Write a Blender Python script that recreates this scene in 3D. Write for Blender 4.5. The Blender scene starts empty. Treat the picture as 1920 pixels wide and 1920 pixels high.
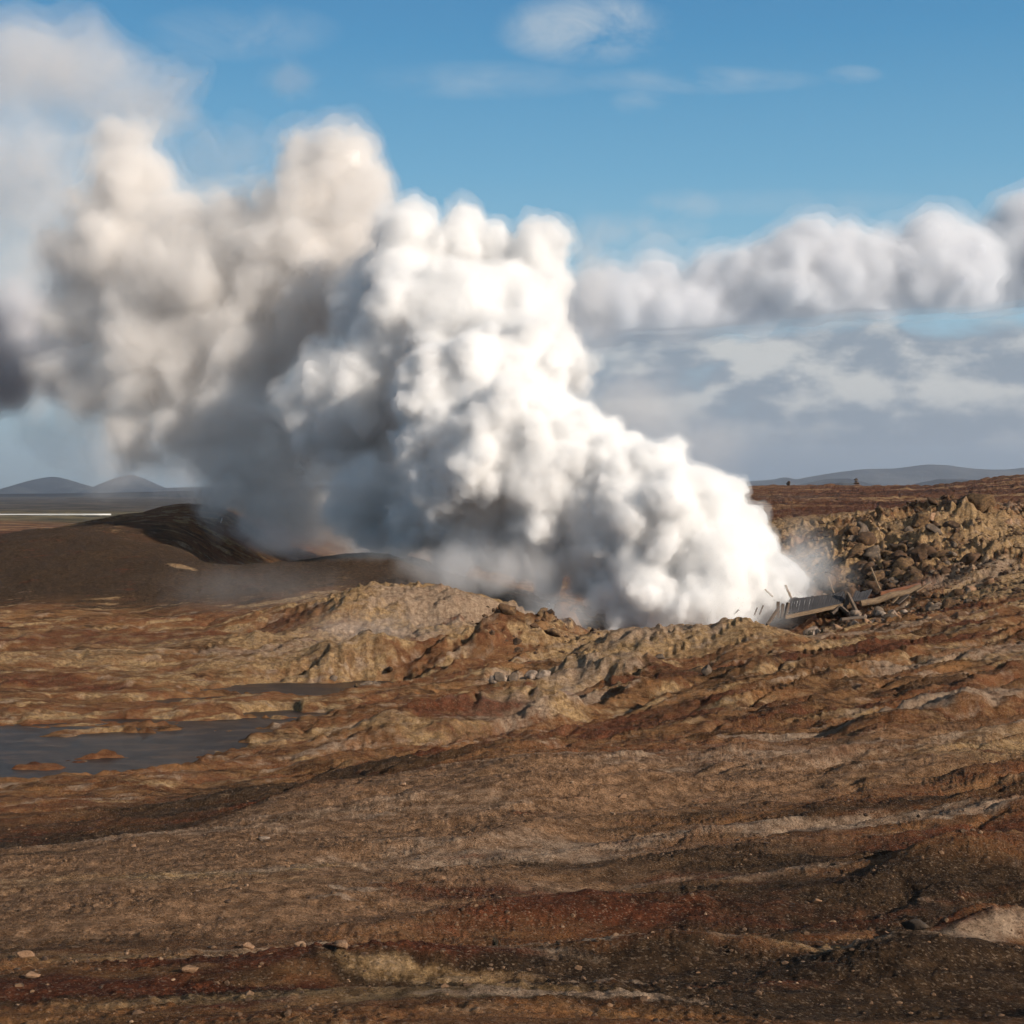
import bpy, math, random
import numpy as np
from mathutils import Vector

random.seed(7)
rng = np.random.default_rng(11)
SC = bpy.context.scene
COL = SC.collection
R = math.radians

# ------------------------------------------------------------------ camera, sky, sun, exposure
FPX = 2788.0          # focal length in photo pixels (1920 wide)
HCAM = 12.0           # camera height above the pool's water
HPY = 925.0           # photo row of the horizon
cam_d = bpy.data.cameras.new('camera')
cam = bpy.data.objects.new('camera', cam_d); COL.objects.link(cam)
cam.location = (0, 0, HCAM); cam.rotation_euler = (R(90), 0, 0)
cam_d.sensor_width = 36; cam_d.lens = 36 * FPX / 1920
cam_d.shift_y = -35 / 1920
cam_d.clip_start = 0.1; cam_d.clip_end = 60000
SC.camera = cam

SUN_EL = R(23); SUN_AZ = R(-39)      # azimuth counted from +X towards +Y
sdir = Vector((math.cos(SUN_EL) * math.cos(SUN_AZ), math.cos(SUN_EL) * math.sin(SUN_AZ), math.sin(SUN_EL)))
sun_d = bpy.data.lights.new('sun', 'SUN'); sun_d.energy = 5.0; sun_d.angle = R(0.6); sun_d.color = (1.0, 0.885, 0.76)
sun = bpy.data.objects.new('sun', sun_d); COL.objects.link(sun)
sun.rotation_euler = sdir.to_track_quat('Z', 'Y').to_euler()

world = bpy.data.worlds.new('World'); SC.world = world; world.use_nodes = True
wn = world.node_tree.nodes; wl = world.node_tree.links
wn.clear()
wo = wn.new('ShaderNodeOutputWorld'); wb = wn.new('ShaderNodeBackground'); sky = wn.new('ShaderNodeTexSky')
sky.sky_type = 'NISHITA'; sky.sun_disc = False; sky.sun_elevation = SUN_EL
sky.sun_rotation = R(90) - SUN_AZ    # Nishita measures from +Y clockwise
sky.altitude = 0; sky.air_density = 1.0; sky.dust_density = 0.6; sky.ozone_density = 2.5
WS = 0.09
wb.inputs['Strength'].default_value = WS
def wnode(t, **kw):
    n_ = wn.new(t)
    for k, v in kw.items(): setattr(n_, k, v)
    return n_
wtc = wnode('ShaderNodeTexCoord'); wsep = wnode('ShaderNodeSeparateXYZ'); wl.new(wtc.outputs['Generated'], wsep.inputs[0])
def wmath(op, a_, b_=None, clamp=False):
    t = wnode('ShaderNodeMath', operation=op, use_clamp=clamp)
    for i_, v in enumerate((a_, b_)):
        if v is None: continue
        if hasattr(v, 'is_output'): wl.new(v, t.inputs[i_])
        else: t.inputs[i_].default_value = v
    return t.outputs[0]
wr = wnode('ShaderNodeValToRGB'); wl.new(wsep.outputs[2], wr.inputs[0])
def lin(c): return tuple((v / 255 / 12.92) if v < 10.3 else (((v / 255 + .055) / 1.055) ** 2.4) for v in c)
stops = [(0.0, (134, 150, 162)), (.03, (146, 166, 180)), (.09, (162, 196, 214)), (.15, (140, 190, 214)), (.21, (110, 172, 207)), (.29, (76, 148, 194)), (.36, (60, 128, 180)), (.5, (98, 112, 126)), (1., (114, 118, 122))]  # last two stops, above the view, are greyed to tame the blue fill light
cr = wr.color_ramp
while len(cr.elements) < len(stops): cr.elements.new(.5)
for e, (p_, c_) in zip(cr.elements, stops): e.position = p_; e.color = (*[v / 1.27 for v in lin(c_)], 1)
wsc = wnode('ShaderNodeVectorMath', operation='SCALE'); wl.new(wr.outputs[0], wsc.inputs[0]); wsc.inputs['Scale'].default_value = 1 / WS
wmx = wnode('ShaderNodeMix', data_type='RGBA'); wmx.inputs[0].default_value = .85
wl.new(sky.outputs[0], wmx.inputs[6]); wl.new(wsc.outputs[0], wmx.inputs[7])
# thin high cloud: direction (x/y, z/y) with soft noise
wdiv = lambda a_, b_: wmath('DIVIDE', a_, b_)
wy = wmath('MAXIMUM', wsep.outputs[1], .05)
wu = wdiv(wsep.outputs[0], wy); wv_ = wdiv(wsep.outputs[2], wy)
wcomb = wnode('ShaderNodeCombineXYZ'); wl.new(wu, wcomb.inputs[0]); wl.new(wmath('MULTIPLY', wv_, 1.8), wcomb.inputs[1])
wno = wnode('ShaderNodeTexNoise'); wno.inputs['Scale'].default_value = 14; wno.inputs['Detail'].default_value = 7; wno.inputs['Roughness'].default_value = .62; wno.inputs['Distortion'].default_value = .5
wl.new(wcomb.outputs[0], wno.inputs['Vector'])
wsum = None
for px_, py_, rx_, ry_, k_ in ((1100, 55, 185, 75, .95), (1060, 75, 130, 40, .9), (1150, 40, 90, 60, 1.0), (1200, 190, 60, 30, .45), (1190, 430, 150, 40, .85), (1280, 385, 90, 35, .7), (1600, 140, 60, 20, .5), (1300, 150, 260, 30, .5), (450, 60, 200, 60, .4), (1150, 480, 200, 40, .4), (900, 150, 260, 40, .35), (1500, 380, 300, 30, .3)):
    a1 = wmath('DIVIDE', wmath('SUBTRACT', wu, (px_ - 960) / FPX), rx_ / FPX); a2 = wmath('DIVIDE', wmath('SUBTRACT', wv_, (925 - py_) / FPX), ry_ / FPX)
    e_ = wmath('MULTIPLY', wmath('SUBTRACT', 1.0, wmath('ADD', wmath('MULTIPLY', a1, a1), wmath('MULTIPLY', a2, a2)), True), k_)
    wsum = e_ if wsum is None else wmath('MAXIMUM', wsum, e_)
wc = wmath('MULTIPLY', wmath('MULTIPLY', wmath('SUBTRACT', wno.outputs[0], .36), 3.2, True), wmath('MULTIPLY', wsum, .8, True), True)
wcl = wnode('ShaderNodeMix', data_type='RGBA'); wl.new(wc, wcl.inputs[0]); wl.new(wmx.outputs[2], wcl.inputs[6])
wcl.inputs[7].default_value = (*[v / 1.27 / WS for v in lin((196, 205, 212))], 1)
# low broken cloud layer on the right, down to the hills
def wramp(v, lo, hi, a_=0., b_=1.):
    t = wnode('ShaderNodeMapRange', interpolation_type='SMOOTHSTEP'); wl.new(v, t.inputs[0])
    for k_, q_ in zip((1, 2, 3, 4), (lo, hi, a_, b_)): t.inputs[k_].default_value = q_
    return t.outputs[0]
def wnoise(sx, sy, det, rough, dist, off=0.):
    c_ = wnode('ShaderNodeCombineXYZ'); wl.new(wmath('MULTIPLY', wu, sx), c_.inputs[0]); wl.new(wmath('ADD', wmath('MULTIPLY', wv_, sy), off), c_.inputs[1])
    t = wnode('ShaderNodeTexNoise'); t.inputs['Scale'].default_value = 1; t.inputs['Detail'].default_value = det; t.inputs['Roughness'].default_value = rough; t.inputs['Distortion'].default_value = dist
    wl.new(c_.outputs[0], t.inputs['Vector']); return t.outputs[0]
def wmixc(f, a_, c_):
    t = wnode('ShaderNodeMix', data_type='RGBA'); wl.new(f, t.inputs[0])
    for s_, v in ((6, a_), (7, c_)):
        if hasattr(v, 'is_output'): wl.new(v, t.inputs[s_])
        else: t.inputs[s_].default_value = (*[q_ / 1.27 / WS for q_ in lin(v)], 1)
    return t.outputs[2]
nA = wnoise(11, 19, 11, .56, .1, 5.); nB = wnoise(11, 19, 11, .56, .1, 5.30); nC = wnoise(5, 30, 6, .55, .2, 9.)
ebase = wramp(wv_, .128, .092)                       # cover grows towards the horizon
eright = wramp(wu, -.12, .10)
cov = wramp(wmath('ADD', nA, wmath('MULTIPLY', wmath('SUBTRACT', ebase, .5), .46)), .34, .64)
cov = wmath('MULTIPLY', wmath('MULTIPLY', cov, eright), wramp(wv_, .150, .112))
shade = wmath('ADD', wmath('MULTIPLY', wmath('SUBTRACT', nA, nB), 2.6), wmath('MULTIPLY', nC, 1.))  # top light and shade of the clouds painted in by an offset noise sample
ccol = wmixc(wramp(shade, .26, .80), (146, 156, 168), (206, 206, 204))
ccol = wmixc(wramp(wv_, .075, .015), ccol, (140, 152, 166))
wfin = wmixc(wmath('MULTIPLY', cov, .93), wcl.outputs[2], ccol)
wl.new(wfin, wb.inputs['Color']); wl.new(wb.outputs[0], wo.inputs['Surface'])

SC.view_settings.view_transform = 'Standard'; SC.view_settings.look = 'None'
SC.view_settings.exposure = 0.34; SC.view_settings.gamma = 1.0; SC.view_settings.use_curve_mapping = False
SC.render.engine = 'CYCLES'
cy = SC.cycles
cy.max_bounces = 14; cy.volume_bounces = 10; cy.diffuse_bounces = 4; cy.glossy_bounces = 2; cy.transmission_bounces = 4
cy.transparent_max_bounces = 64
cy.use_denoising = True
cy.caustics_reflective = False; cy.caustics_refractive = False
cy.use_adaptive_sampling = True; cy.adaptive_threshold = 0.035; cy.adaptive_min_samples = 20

# ------------------------------------------------------------------ helpers
def P(px, py, d):
    return np.array(((px - 960) / FPX * d, d, HCAM - (py - HPY) / FPX * d))
def px2x(px, d): return (px - 960) / FPX * d

def tag(o, label=None, cat=None, group=None, kind=None):
    if label: o['label'] = label
    if cat: o['category'] = cat
    if group: o['group'] = group
    if kind: o['kind'] = kind
    return o
def link(name, me, mat=None, parent=None, smooth=True):
    if mat is not None and not me.materials: me.materials.append(mat)
    o = bpy.data.objects.new(name, me); COL.objects.link(o)
    if parent is not None: o.parent = parent
    return o
def empty(name, loc=(0, 0, 0)):
    o = bpy.data.objects.new(name, None); COL.objects.link(o); o.location = loc; o.empty_display_size = .1
    return o
def npmesh(name, V, F, smooth=True):
    """mesh from an (n,3) array and an (m,k) array of equal-sided faces"""
    V = np.ascontiguousarray(V, dtype=np.float32); F = np.ascontiguousarray(F, dtype=np.int32)
    me = bpy.data.meshes.new(name); k = F.shape[1]
    me.vertices.add(len(V)); me.vertices.foreach_set('co', V.ravel())
    me.loops.add(F.size); me.loops.foreach_set('vertex_index', F.ravel())
    me.polygons.add(len(F)); me.polygons.foreach_set('loop_start', np.arange(0, F.size, k, dtype=np.int32))
    me.update(calc_edges=True)
    me.polygons.foreach_set('use_smooth', np.full(len(F), smooth, dtype=bool))
    return me

def _hash(ix, iy, iz, seed):
    h = (ix.astype(np.uint32) * np.uint32(374761393) + iy.astype(np.uint32) * np.uint32(668265263)
         + iz.astype(np.uint32) * np.uint32(2147483647 - 77) + np.uint32((seed * 144665 + 1013904223) & 0xffffffff))
    h = (h ^ (h >> np.uint32(13))) * np.uint32(1274126177)
    h = (h ^ (h >> np.uint32(16))) * np.uint32(2246822519)
    return h ^ (h >> np.uint32(15))
def noise2(x, y, seed=0):
    """gradient noise, about -1..1"""
    x = np.asarray(x, dtype=np.float64); y = np.asarray(y, dtype=np.float64)
    ix = np.floor(x).astype(np.int64); iy = np.floor(y).astype(np.int64)
    fx = (x - ix).astype(np.float32); fy = (y - iy).astype(np.float32)
    ux = fx * fx * fx * (fx * (fx * 6 - 15) + 10); uy = fy * fy * fy * (fy * (fy * 6 - 15) + 10)
    z0 = np.zeros_like(ix)
    def g(ox, oy):
        a = _hash(ix + ox, iy + oy, z0, seed).astype(np.float32) * np.float32(2 * math.pi / 4294967296.0)
        return np.cos(a) * (fx - ox) + np.sin(a) * (fy - oy)
    n0 = g(0, 0) * (1 - ux) + g(1, 0) * ux; n1 = g(0, 1) * (1 - ux) + g(1, 1) * ux
    return (n0 * (1 - uy) + n1 * uy) * 1.5
def fbm2(x, y, octv, seed=0, lac=2.03, gain=.5):
    s = 0; a = 1.; t = 0
    for i in range(octv):
        s = s + a * noise2(x, y, seed + i * 17); t += a
        x = x * lac + 3.1; y = y * lac + 1.7; a *= gain
    return s / t
def noise3(p, seed=0):
    ip = np.floor(p).astype(np.int64); f = (p - ip).astype(np.float32)
    u = f * f * (3 - 2 * f)
    out = 0
    for ox in (0, 1):
        for oy in (0, 1):
            for oz in (0, 1):
                h = _hash(ip[:, 0] + ox, ip[:, 1] + oy, ip[:, 2] + oz, seed).astype(np.float32) / np.float32(4294967296.0)
                w = (u[:, 0] if ox else 1 - u[:, 0]) * (u[:, 1] if oy else 1 - u[:, 1]) * (u[:, 2] if oz else 1 - u[:, 2])
                out = out + w * h
    return out * 2 - 1
def smooth01(t): t = np.clip(t, 0, 1); return t * t * (3 - 2 * t)

def mat(name):
    m = bpy.data.materials.new(name); m.use_nodes = True
    return m, m.node_tree.nodes, m.node_tree.links, m.node_tree.nodes.get('Principled BSDF')
def vol_mat(name, color, density, aniso=0.2):
    m = bpy.data.materials.new(name); m.use_nodes = True
    n = m.node_tree.nodes; l = m.node_tree.links; n.clear()
    o = n.new('ShaderNodeOutputMaterial'); v = n.new('ShaderNodeVolumePrincipled')
    v.inputs['Color'].default_value = (*color, 1); v.inputs['Density'].default_value = density
    v.inputs['Anisotropy'].default_value = aniso
    l.new(v.outputs[0], o.inputs['Volume'])
    m.cycles.homogeneous_volume = True
    return m

# icosphere template
def ico(sub):
    import bmesh
    bm = bmesh.new(); bmesh.ops.create_icosphere(bm, subdivisions=sub, radius=1)
    V = np.array([v.co[:] for v in bm.verts]); F = np.array([[v.index for v in f.verts] for f in bm.faces]); bm.free()
    return V, F
ICO = {s: ico(s) for s in (1, 2, 3, 4)}

# ------------------------------------------------------------------ steam and clouds: puffs upon puffs, merged to one skin
def sphere_soup(S, sub=2):
    V, F = ICO[sub]; S = np.asarray(S)
    VV = (V[None] * S[:, 3][:, None, None] + S[:, None, :3]).reshape(-1, 3)
    FF = (F[None] + (np.arange(len(S)) * len(V))[:, None, None]).reshape(-1, 3)
    return VV, FF
def fractal_puffs(S0, n1, n2, r1=(.3, .5), r2=(.3, .48), seed=1, n3=0):
    g = np.random.default_rng(seed)
    def kids(S, n, rr):
        d = g.normal(size=(len(S), n, 3)); d /= np.linalg.norm(d, axis=2, keepdims=True)
        k = g.uniform(rr[0], rr[1], size=(len(S), n))
        c = S[:, None, :3] + d * (S[:, 3][:, None, None] * g.uniform(.78, 1.0, size=(len(S), n, 1)))
        return np.concatenate([c, (S[:, 3][:, None] * k)[..., None]], axis=2).reshape(-1, 4)
    S0 = np.asarray(S0, dtype=float); S1 = kids(S0, n1, r1); out = [S0, S1]
    if n2:
        S2 = kids(S1, n2, r2); out.append(S2)
        if n3: out.append(kids(S2, n3, r2))
    return out
def remesh(V, F, voxel):
    me = npmesh('tmp', V, F); o = link('tmp', me)
    md = o.modifiers.new('r', 'REMESH'); md.mode = 'VOXEL'; md.voxel_size = voxel; md.use_smooth_shade = True
    dg = bpy.context.evaluated_depsgraph_get(); ev = o.evaluated_get(dg)
    m2 = bpy.data.meshes.new_from_object(ev)
    bpy.data.objects.remove(o); bpy.data.meshes.remove(me)
    return m2
def drop_islands(me, least=900):
    """keep only the large connected pieces of a triangle or quad mesh"""
    nv = len(me.vertices); e = np.empty(len(me.edges) * 2, dtype=np.int32); me.edges.foreach_get('vertices', e); e = e.reshape(-1, 2)
    lab = np.arange(nv)
    for _ in range(400):
        m_ = np.minimum(lab[e[:, 0]], lab[e[:, 1]]); new = lab.copy()
        np.minimum.at(new, lab[e[:, 0]], m_); np.minimum.at(new, lab[e[:, 1]], m_)
        new = new[new]; new = new[new]
        if (new == lab).all(): break
        lab = new
    cnt = np.bincount(lab, minlength=nv); keep = cnt[lab] >= least
    if keep.all(): return me
    import bmesh
    bm = bmesh.new(); bm.from_mesh(me); bm.verts.ensure_lookup_table()
    bmesh.ops.delete(bm, geom=[bm.verts[i] for i in np.nonzero(~keep)[0].tolist()], context='VERTS'); bm.to_mesh(me); bm.free(); return me
def verts_of(me):
    a = np.empty(len(me.vertices) * 3, dtype=np.float32); me.vertices.foreach_get('co', a); return a.reshape(-1, 3)
def normals_of(me):
    a = np.empty(len(me.vertices) * 3, dtype=np.float32); me.vertex_normals.foreach_get('vector', a); return a.reshape(-1, 3)
def puff_mesh(levels, voxel, disp=(), push=0.0, warp=0.0, wscale=1.0, seed=0):
    V = []; F = []; n = 0
    for S, sub in levels:
        v, f = sphere_soup(S, sub); V.append(v); F.append(f + n); n += len(v)
    V = np.concatenate(V); F = np.concatenate(F)
    for wa, ws in (warp if isinstance(warp, tuple) else ((warp, wscale),)):
        q = V / ws
        V = V + wa * np.stack([noise3(q, seed + 1), noise3(q + 31.7, seed + 2), noise3(q + 77.1, seed + 3)], 1)
    me = drop_islands(remesh(V, F, voxel))
    v = verts_of(me); nr = normals_of(me); a = np.full(len(v), push, dtype=np.float32)
    for sc, am in disp: a += am * noise3(v / sc, seed + 9)
    v = v + nr * a[:, None]
    me.vertices.foreach_set('co', v.ravel()); me.update()
    me.polygons.foreach_set('use_smooth', np.ones(len(me.polygons), dtype=bool))
    return me
# ------------------------------------------------------------------ the ground: one sheet from the camera's feet to the horizon
DK = np.array([0, 3, 8, 15, 20, 26, 32, 40, 50, 60, 70, 80, 92, 105, 118, 130, 142, 155, 170, 200, 250, 400, 700, 1500, 4000, 9500.])
# photo column -> height above the pool's water at each distance of DK
PROF = {
 -1500:(9.6,9.5,8.8,6.8,5.9,5.0,4.0,2.6,1.2,0.6,0.5,0.6,0.9,1.5,2.2,3.0,3.5,3.4,3.0,2.6,2.4,3.0,2.5,2.0,3.5,0.0),
 -300: (9.6,9.5,8.8,6.8,5.9,4.9,3.9,2.2,1.0,0.5,0.4,0.5,0.9,1.5,2.4,3.5,4.8,5.2,4.2,3.0,2.2,3.6,2.5,2.0,3.5,0.0),
 0:    (9.6,9.5,8.8,6.65,5.75,5.15,4.35,2.0,0.8,0.4,0.35,0.4,0.7,1.3,2.4,4.2,6.6,8.0,6.6,3.6,2.2,4.1,2.5,2.0,4.0,0.0),
 180:  (9.6,9.5,8.8,6.7,5.8,5.2,4.55,2.3,0.9,0.4,0.22,0.22,0.35,1.3,2.4,4.5,7.0,8.6,9.0,6.0,3.0,3.2,2.2,2.0,4.0,0.0),
 350:  (9.6,9.5,8.8,6.8,5.8,5.2,4.7,2.9,1.1,0.35,0.22,0.22,0.35,1.3,2.4,4.5,6.3,6.0,11.7,9.4,4.0,2.6,2.2,2.0,4.0,0.0),
 430:  (9.6,9.5,8.8,6.8,5.8,5.2,4.75,3.4,1.3,0.35,0.22,0.22,0.35,1.4,2.6,4.5,5.6,1.0,10.4,9.8,4.0,2.6,2.2,2.0,4.0,0.0),
 540:  (9.6,9.5,8.8,6.8,5.8,5.2,4.75,4.0,1.6,0.35,0.22,0.22,0.35,1.4,2.8,4.9,6.3,0.6,4.6,8.0,4.0,2.6,2.2,2.0,4.0,0.0),
 640:  (9.6,9.5,8.8,6.8,5.8,5.1,4.75,4.2,2.0,1.0,0.22,0.22,0.35,1.4,2.8,5.4,7.6,1.2,3.0,5.0,4.0,2.6,2.2,2.0,4.0,0.0),
 760:  (9.6,9.5,8.8,6.8,5.8,5.1,4.7,4.35,2.6,1.1,0.6,0.6,0.6,1.2,2.4,4.8,7.0,3.0,3.0,4.0,4.0,4.0,4.0,3.0,4.0,0.0),
 960: (9.6,9.5,8.8,6.8,5.8,5.2,4.8,4.4,3.6,1.4,0.7,0.8,0.9,0.9,0.9,1.4,2.4,3.0,3.5,4.5,5.0,6.0,5.0,3.0,4.0,0.0),
 1150: (9.6,9.5,8.8,6.8,5.8,5.1,4.7,4.2,3.3,2.0,1.1,1.0,1.2,0.5,-0.6,-1.0,0.5,3.0,5.0,7.0,8.5,10.0,6.0,3.0,4.0,0.0),
 1300: (9.6,9.5,8.8,6.75,5.8,5.2,4.8,4.3,3.5,2.9,2.2,1.6,1.5,0.2,-0.8,-0.8,1.5,5.0,7.0,9.0,11.0,13.4,6.0,3.0,4.0,0.0),
 1450: (9.6,9.5,8.8,6.7,5.7,5.25,4.9,4.4,3.7,3.1,2.8,2.55,2.35,0.6,-0.6,-0.2,3.4,7.5,9.0,9.6,11.3,13.8,6.0,3.0,4.0,0.0),
 1600: (9.6,9.5,8.8,6.65,5.6,5.3,4.9,4.6,4.0,3.4,3.1,2.9,2.85,2.6,0.9,1.4,6.2,9.3,9.8,10.1,11.4,13.8,6.0,3.0,4.0,0.0),
 1750: (9.6,9.5,8.8,6.65,5.6,5.35,5.0,4.7,4.3,3.7,3.4,3.3,3.4,3.3,2.5,3.4,8.0,10.9,10.4,10.4,11.5,14.0,6.0,3.0,4.0,0.0),
 1920: (9.6,9.5,8.8,6.65,5.6,5.4,5.2,4.9,4.6,4.0,3.7,3.9,4.3,4.3,4.3,5.0,7.6,10.2,10.4,10.9,12.4,17.5,9.0,3.0,4.0,0.0),
 2300: (9.6,9.5,9.0,6.8,5.8,5.7,5.5,5.6,5.2,4.6,4.4,4.8,5.2,5.4,5.6,6.6,8.6,10.4,11.0,12.0,14.0,20.0,12.0,3.0,4.0,0.0),
 3400: (9.6,9.7,9.5,8.8,8.2,7.8,7.4,7.0,6.6,6.2,6.2,6.6,7.0,7.4,7.8,8.6,9.6,11.0,12.0,14.0,16.0,20.0,14.0,3.0,4.0,0.0),
}
_cols = np.array(sorted(PROF), dtype=float); _tab = np.array([PROF[int(c)] for c in _cols])
_LU = np.linspace(-1500, 3400, 491); _LD = np.linspace(math.log(3), math.log(9500), 700)
def _gs(a, s, ax):
    k = np.exp(-.5 * (np.arange(-3 * int(s) - 1, 3 * int(s) + 2) / s) ** 2); k /= k.sum(); p = len(k) // 2
    pad = [(0, 0), (0, 0)]; pad[ax] = (p, p)
    return np.apply_along_axis(lambda v: np.convolve(v, k, 'valid'), ax, np.pad(a, pad, mode='edge'))
def _grid():
    ld = np.log(np.maximum(DK, 3)); ld[1] = math.log(3.01) if DK[1] <= 3 else ld[1]
    t = np.array([np.interp(_LD, ld, row) for row in _tab])
    g = np.array([np.interp(_LU, _cols, t[:, j]) for j in range(t.shape[1])]).T
    g = _gs(g, 2.6, 0)
    w = np.clip((_LD - math.log(150)) / .3, 0, 1)[None]
    return _gs(g, 3.2, 1)
_G = _grid()
def base_h(x, y):
    r = np.sqrt(x * x + y * y) + 1e-6; th = np.arctan2(x, y)
    th = np.clip(th, -1.2, 1.2); u = 960 + FPX * np.tan(th); d = np.where(np.abs(th) < 1.1, r * np.cos(th), r * math.cos(1.1))
    a = np.clip((u + 1500) / 10, 0, 489.99); b = np.clip((np.log(np.maximum(d, 3)) - _LD[0]) / (_LD[1] - _LD[0]), 0, 698.99)
    i = a.astype(int); j = b.astype(int); fa = a - i; fb = b - j
    return ((_G[i, j] * (1 - fa) + _G[i + 1, j] * fa) * (1 - fb) + (_G[i, j + 1] * (1 - fa) + _G[i + 1, j + 1] * fa) * fb)

# knolls and outcrops: column, distance, half width m, half depth m, height m, turn deg, ruggedness
KNOLLS = [
 (800,113,9.0,6.0,1.9,10,.7),(890,111,4.0,4.0,1.2,0,.8),(700,110,5.0,4.0,.9,15,.4),(640,108,3.0,3.0,.5,0,.4),
 (970,100,2.6,2.2,1.4,15,1.),(1010,103,2.4,2.0,1.5,20,1.),(930,99,2.2,2.0,.8,0,1.),(1060,108,1.5,1.5,2.2,0,1.),(1120,104,2.5,1.5,1.0,0,.9),
 (1230,97,5.6,4.0,1.1,0,.7),(1330,96,4.2,3.6,.7,8,.6),(1180,98,3.0,3.0,.7,0,.5),(1400,96,2.4,2.2,.7,0,.9),
 (1120,86,3.4,2.2,1.25,25,.6),(1180,84,2.2,1.6,.9,10,.8),
 (830,71,3.6,2.0,.75,15,.6),(960,72,2.6,1.8,.75,0,.7),(1010,73,1.5,1.2,.7,0,.9),(740,69,2.4,1.4,.6,20,.5),(700,75,2.6,1.4,.8,10,.3),
 (600,96,1.6,1.2,.6,0,1.),(680,97,2.6,1.2,.8,0,.9),(640,95,1.6,.9,.5,0,1.),(780,97,4.5,1.8,.8,0,.9),(860,98,3.4,1.6,.7,0,.9),(540,100,2.6,1.4,.6,0,.9),
 (450,101,3.4,1.6,.6,8,.5),(330,102,3.0,1.6,.45,0,.5),(380,98,4.0,1.2,.4,0,.5),
 (200,99,4.0,1.8,.45,0,.5),(60,96,4.0,2.0,.5,0,.5),(60,106,5.0,2.0,.5,0,.5),(170,90,3.5,1.6,.4,0,.5),(300,89,2.6,.9,.25,0,.5),(20,88,3.0,1.4,.35,0,.6),
 (470,81.5,2.4,.8,.28,10,.9),(540,82.5,2.0,.7,.3,0,.9),(380,80.5,2.0,.6,.22,0,.9),(300,79.5,1.8,.6,.2,0,.9),(60,78,2.2,1.0,.25,0,.6),(160,78.5,1.6,.6,.15,0,.6),(640,85,1.6,.7,.25,0,.8),
 (1730,128,9.,6.,.8,0,1.),(1800,152,4.,4.,1.0,0,1.),(1850,128,6.,5.,.9,0,1.),
 (1180,79,1.0,.8,.8,0,1.),(1240,77,1.2,.7,.8,0,1.),(1390,88,1.4,.8,.5,0,1.),(1000,69.5,1.0,.7,.5,0,1.),(1270,72,2.2,1.2,.5,20,.7),
 (700,1060/9,0.1,.1,0,0,0),
 (1750,52,3.4,1.5,.75,22,.4),(1850,52.5,2.6,1.2,.3,10,.4),(1640,66,5.,1.6,.5,18,.4),(1830,62,5.,1.4,.45,12,.4),(1500,78,4.5,1.8,.5,10,.5),
 (1400,45,6.,1.2,.45,15,.3),(1250,38,6.,1.2,.35,12,.4),(1000,36,4.,1.2,.3,15,.4),(1850,27,2.2,.8,.35,25,.5),(1900,20.5,1.2,.5,.4,30,.6),
 (1500,21,1.8,.6,.28,10,.4),(1750,18.7,1.5,.5,.3,25,.5),(730,15.6,.9,.35,.16,8,1.),(620,17.6,1.6,.45,.14,10,1.),(350,18.2,2.0,.5,.16,12,.6),
 (800,17.8,1.3,.35,.16,10,.9),(250,17.2,1.5,.4,.1,12,.8),(980,23,2.5,.6,.2,15,.5),(600,24,2.4,.7,.18,20,.4),(1200,19,2.5,.6,.2,12,.4),
]
# water: column, distance, half width m, half depth m, turn deg
POOLS = [(110,69.5,8.6,6.2,4),(-150,69.5,9,8.5,0),(30,65.5,4.5,4.0,0),(330,73.5,4.6,2.6,8),(440,77.5,3.6,1.6,12),(250,78,3.,1.3,5),(540,80.5,2.6,1.0,10),
         (560,91.0,5.2,3.4,5),(680,92.5,3.4,2.2,8),(460,90.5,2.0,.9,0),(300,85.,3.6,.75,0),(390,86.5,2.4,.9,10)]
ISLES = [(75,65.2,1.9,.7,0),(190,67.2,1.3,.45,0),(130,74.2,2.2,.55,0),(90,77.8,3.0,.9,0),(200,74.6,1.6,.35,0)]
def blob(x, y, px, d, hw, hd, turn, soft=1.0):
    cx, cy_ = px2x(px, d), d; t = math.radians(turn); c, s = math.cos(t), math.sin(t)
    dx, dy = x - cx, y - cy_
    a = (dx * c + dy * s) / hw; b = (-dx * s + dy * c) / hd
    return a * a + b * b
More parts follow.
